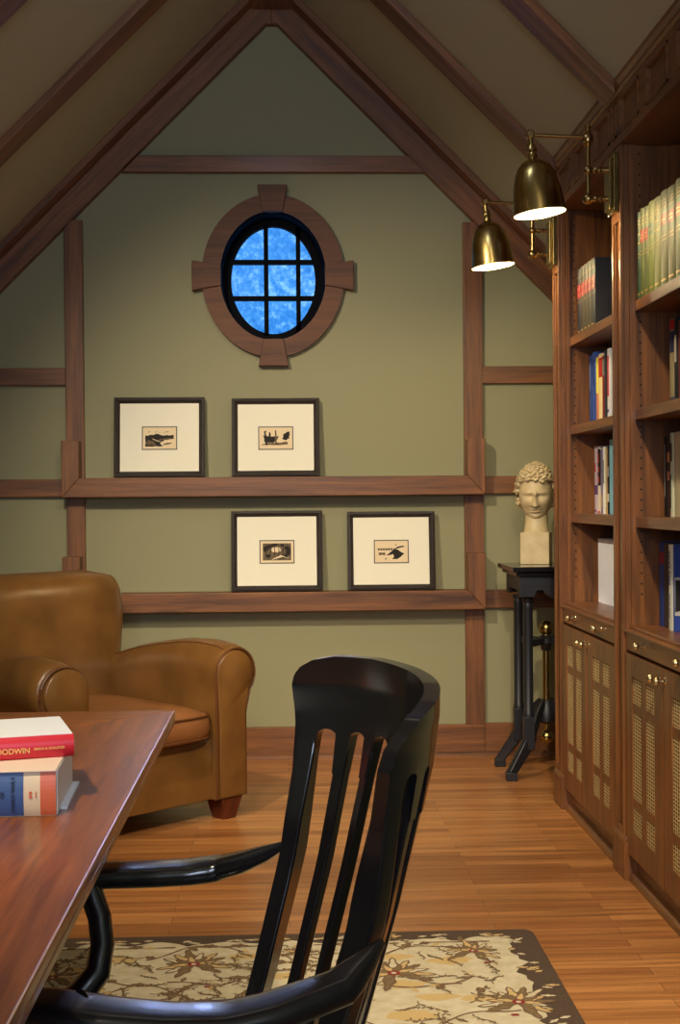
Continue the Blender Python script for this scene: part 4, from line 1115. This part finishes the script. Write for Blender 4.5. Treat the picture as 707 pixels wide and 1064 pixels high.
# ------------------------------------------------------------------ black chair with curved back
TAB = [(.40,-.055,.200,.115),(.46,-.036,.205,.13),(.66,.022,.235,.128),(.85,.05,.240,.15),(.90,.049,.248,.158),(.935,.047,.264,.164),(.99,.045,.262,.168)]
PHI = math.radians(65)
def backP(a, z, off=0.0):
    z_ = min(max(z, TAB[0][0]), TAB[-1][0])
    for i in range(len(TAB)-1):
        if z_ <= TAB[i+1][0]: break
    p, q = TAB[i], TAB[i+1]; t = (z_-p[0])/(q[0]-p[0])
    cx, W, S = [p[k]+(q[k]-p[k])*t for k in (1, 2, 3)]
    y = -W*math.sin(a*PHI)/math.sin(PHI); x = cx+S*(math.cos(a*PHI)-math.cos(PHI))/(1-math.cos(PHI))
    # outward normal of the arc
    nx, ny = math.cos(a*PHI)/S*0.13, -math.sin(a*PHI)/W*0.22
    l = math.hypot(nx, ny)
    return (x+off*nx/l, y+off*ny/l, z)
def desk_chair():
    r = empty('desk_chair', (0.0, 2.01, 0.0135), math.radians(8))
    tag(r, 'black lacquered wooden armchair with curved slatted back, drawn up to the desk', 'chair')
    O = -0.0135   # local z offset, geometry given in room heights
    B = M['black']
    def sheet(name, cols, th, zmid=None):
        """cols: list of (a, z bottom, z top); swept into a solid curved board"""
        NZ = 14; n = len(cols); g = {}
        mb = MB(); vs = []; fs = []
        tf = th if callable(th) else (lambda z: th)
        for s, sg_ in ((0, -0.5), (1, 0.5)):
            for a, zb, zt in cols:
                for k in range(NZ+1):
                    if zmid is None: zz = zb+(zt-zb)*k/NZ
                    else: zz = zb if k == 0 else zmid+(zt-zmid)*(k-1)/(NZ-1)
                    x, y, z = backP(a, zz, sg_*tf(zz)); vs.append((x, y, z+O))
        idx = lambda s, i, k: s*n*(NZ+1)+i*(NZ+1)+k
        for i in range(n-1):
            for k in range(NZ):
                fs.append((idx(0,i,k), idx(0,i,k+1), idx(0,i+1,k+1), idx(0,i+1,k)))
                fs.append((idx(1,i,k), idx(1,i+1,k), idx(1,i+1,k+1), idx(1,i,k+1)))
            for k in (0, NZ): fs.append((idx(0,i,k), idx(0,i+1,k), idx(1,i+1,k), idx(1,i,k)))
        for i in (0, n-1):
            for k in range(NZ): fs.append((idx(0,i,k), idx(0,i,k+1), idx(1,i,k+1), idx(1,i,k)))
        mb.add(vs, fs)
        return mb.build(name, B, r, smooth=True, angle=50, bevel=0.004, seg=3)
    A0, A1 = -1.0, 0.81
    slots = [(-0.875, -0.735)]+[(-0.90+0.215*k, -0.90+0.215*k+0.115) for k in (1.2, 2.15, 3.1, 4.05, 5.0, 6.0)]+[(0.57, 0.69)]
    slots[1] = (-0.655, -0.53); slots[2] = (-0.47, -0.335); slots[3] = (-0.245, -0.145); slots[4] = (-0.045, 0.055); slots[5] = (0.16, 0.26); slots[6] = (0.39, 0.49)
    ZTB = [(-1.0, 0.940), (-0.985, 0.957), (-0.95, 0.970), (-0.88, 0.982), (-0.75, 0.990), (-0.5, 0.991), (-0.2, 0.984), (0.1, 0.975), (0.4, 0.962), (0.6, 0.948), (0.70, 0.930), (0.77, 0.910), (0.81, 0.880)]
    def ztop(a):
        for k in range(len(ZTB)-1):
            if a <= ZTB[k+1][0] or k == len(ZTB)-2:
                t = (a-ZTB[k][0])/(ZTB[k+1][0]-ZTB[k][0]); return ZTB[k][1]+(ZTB[k+1][1]-ZTB[k][1])*t
    def arch(a):
        for s0, s1 in slots:
            if s0 < a < s1:
                u = (a-(s0+s1)/2)/((s1-s0)/2); return 0.855+0.016*math.sqrt(max(0, 1-u*u))
        return 0.80
    n = 150; cols = []
    for i in range(n+1):
        a = A0+(A1-A0)*i/n; cols.append((a, arch(a), ztop(a)))
    # solid crest board above the slots
    sheet('crest_rail', cols, 0.024, 0.878)
    prev = A0
    for k, (s0, s1) in enumerate(slots+[(A1, None)]):
        m_ = 6; cl_ = [(prev+(s0-prev)*q/m_, 0.415, 0.858) for q in range(m_+1)]
        sheet('stile' if k in (0, len(slots)) else 'slat', cl_, (lambda z: 0.046 if z < 0.72 else 0.022+0.024*max(0, (0.86-z)/0.14)) if k in (0, len(slots)) else 0.020)
        prev = s1
    # arms
    for sg in (1, -1):
        rx = 0.03 if sg > 0 else 0.085
        P_ = [(rx, sg*0.262, 0.668), (rx-0.028, sg*0.284, 0.650), (rx-0.065, sg*0.310, 0.630), (-0.075, sg*0.338, 0.614), (-0.13, sg*0.342, 0.609), (-0.20, sg*0.336, 0.611), (-0.27, sg*0.322, 0.617), (-0.34, sg*0.302, 0.625), (-0.40, sg*0.284, 0.630), (-0.435, sg*0.27, 0.632), (-0.445, sg*0.266, 0.632)]
        W_ = [(0.004, 0.006), (0.016, 0.013), (0.030, 0.018), (0.038, 0.019), (0.041, 0.018), (0.042, 0.018), (0.044, 0.018), (0.046, 0.017), (0.042, 0.016), (0.030, 0.014), (0.008, 0.008)]
        # refine
        pts, rr_ = [], []
        for k in range(len(P_)-1):
            for q in range(3):
                t = q/3; pts.append(tuple(P_[k][i]*(1-t)+P_[k+1][i]*t+(O if i == 2 else 0) for i in range(3)))
                rr_.append(tuple(W_[k][i]*(1-t)+W_[k+1][i]*t for i in range(2)))
        pts.append((P_[-1][0], P_[-1][1], P_[-1][2]+O)); rr_.append(W_[-1])
        MB().tube(pts, rr_, 24, power=0.6).build('arm', B, r, smooth=True, angle=70)
        # curved front support from the arm down to the seat
        sp = [(-0.312, sg*0.305, 0.625), (-0.294, sg*0.292, 0.60), (-0.280, sg*0.276, 0.56), (-0.276, sg*0.256, 0.52), (-0.285, sg*0.236, 0.48), (-0.315, sg*0.216, 0.452), (-0.355, sg*0.20, 0.435)]
        MB().tube([(x, y, z+O) for x, y, z in sp], [(0.022, 0.028), (0.020, 0.026), (0.020, 0.025), (0.020, 0.025), (0.021, 0.026), (0.022, 0.024), (0.022, 0.018)], 16, up=(0, 1, 0), power=0.7).build('arm_support', B, r, smooth=True, angle=70)
    s = MB(); superellipse_stack(s, [(-0.16, 0, 0.388+O, 0.225, 0.19), (-0.16, 0, 0.395+O, 0.235, 0.20), (-0.16, 0, 0.425+O, 0.24, 0.205), (-0.16, 0, 0.438+O, 0.232, 0.197), (-0.16, 0, 0.436+O, 0.16, 0.13), (-0.16, 0, 0.428+O, 0.06, 0.05)], 44, 4)
    s.build('seat', B, r, smooth=True, angle=60)
    for sx in (-1, 1):
        for sy in (-1, 1):
            MB().tube([(-0.16+sx*0.16, sy*0.14, 0.40+O), (-0.16+sx*0.19, sy*0.17, 0.26+O), (-0.16+sx*0.222, sy*0.198, 0.03+O), (-0.16+sx*0.222, sy*0.198, 0.0140+O)], [0.02, 0.024, 0.0155, 0.015], 14).build('leg', B, r, smooth=True)
        MB().tube([(-0.16+sx*0.20, -0.18, 0.2+O), (-0.16+sx*0.20, 0.18, 0.2+O)], [0.011, 0.011], 10).build('stretcher', B, r, smooth=True)
    MB().tube([(-0.36, 0, 0.2+O), (0.04, 0, 0.2+O)], [0.011, 0.011], 10).build('stretcher', B, r, smooth=True)
desk_chair()

# ------------------------------------------------------------------ light
def light(kind, name, loc, target, power, col, size=0.1, spot=None, blend=0.5, sy=None):
    l = bpy.data.lights.new(name, kind); l.energy = power; l.color = col
    o = bpy.data.objects.new(name, l); C.objects.link(o); o.location = loc
    if target is not None:
        d = Vector(target)-Vector(loc); o.rotation_euler = d.to_track_quat('-Z', 'Y').to_euler()
    if kind == 'SPOT': l.spot_size = math.radians(spot); l.spot_blend = blend; l.shadow_soft_size = size
    elif kind == 'AREA':
        l.size = size
        if sy: l.shape = 'RECTANGLE'; l.size_y = sy
    else: l.shadow_soft_size = size
    return o
WARM = (1.0, 0.84, 0.62); SOFT = (1.0, 0.88, 0.74); COOL = (0.68, 0.78, 1.0)
for k, (x, y) in enumerate(((XP-0.285+0.028, 4.44), (XP-0.285+0.028, 5.45))):
    light('POINT', 'lamp_light', (x, y, 2.285+0.166-0.249), None, 8.5, (1.0, 0.78, 0.42), 0.02)
light('SPOT', 'assumed_track_spot', (-0.85, 3.5, 2.72), (0.55, 6.5, 0.75), 270, WARM, 0.05, 74, 0.9)  # this and the next spots are assumed, unseen, with no fittings built
light('SPOT', 'assumed_track_spot', (0.30, 3.0, 3.15), (-0.05, 6.5, 1.0), 95, WARM, 0.06, 44, 1.0)
light('SPOT', 'assumed_track_spot', (-0.5, 2.3, 2.95), (-0.9, 5.2, 0.5), 75, WARM, 0.05, 50, 0.8)
light('SPOT', 'assumed_track_spot', (0.5, 1.6, 3.0), (0.75, 4.4, 0.0), 380, WARM, 0.06, 66, 0.9)
light('SPOT', 'assumed_track_spot', (-0.9, 1.2, 2.7), (-0.6, 2.7, 0.75), 210, WARM, 0.06, 80, 0.9)
light('AREA', 'added_rear_cool_fill', (0.0, -1.5, 2.0), (0.0, 3.5, 3.5), 88, COOL, 1.8, sy=1.6)  # added cool fill behind the camera, daylight assumed, no window built there
light('AREA', 'gable_cool_fill', (-0.05, 3.7, 3.48), (-0.05, 6.5, 3.2), 6.5, COOL, 0.5, sy=0.3)  # added cool fill to lift the upper gable and rafters, no window there
# last dusk light of the sky, low over the trees, coming in through the oval window
sn = bpy.data.lights.new('dusk_sky_light', 'SUN'); sn.energy = 3.0; sn.angle = math.radians(10); sn.color = (0.42, 0.55, 1.0)
so = bpy.data.objects.new('dusk_sky_light', sn); C.objects.link(so); so.location = (0, 9, 4)
so.rotation_euler = Vector((0.0, -1.0, -0.36)).to_track_quat('-Z', 'Y').to_euler()

sc = bpy.context.scene
sc.view_settings.view_transform = 'Standard'; sc.view_settings.look = 'None'
sc.view_settings.exposure = 0.0; sc.view_settings.gamma = 1.0; sc.view_settings.use_curve_mapping = False
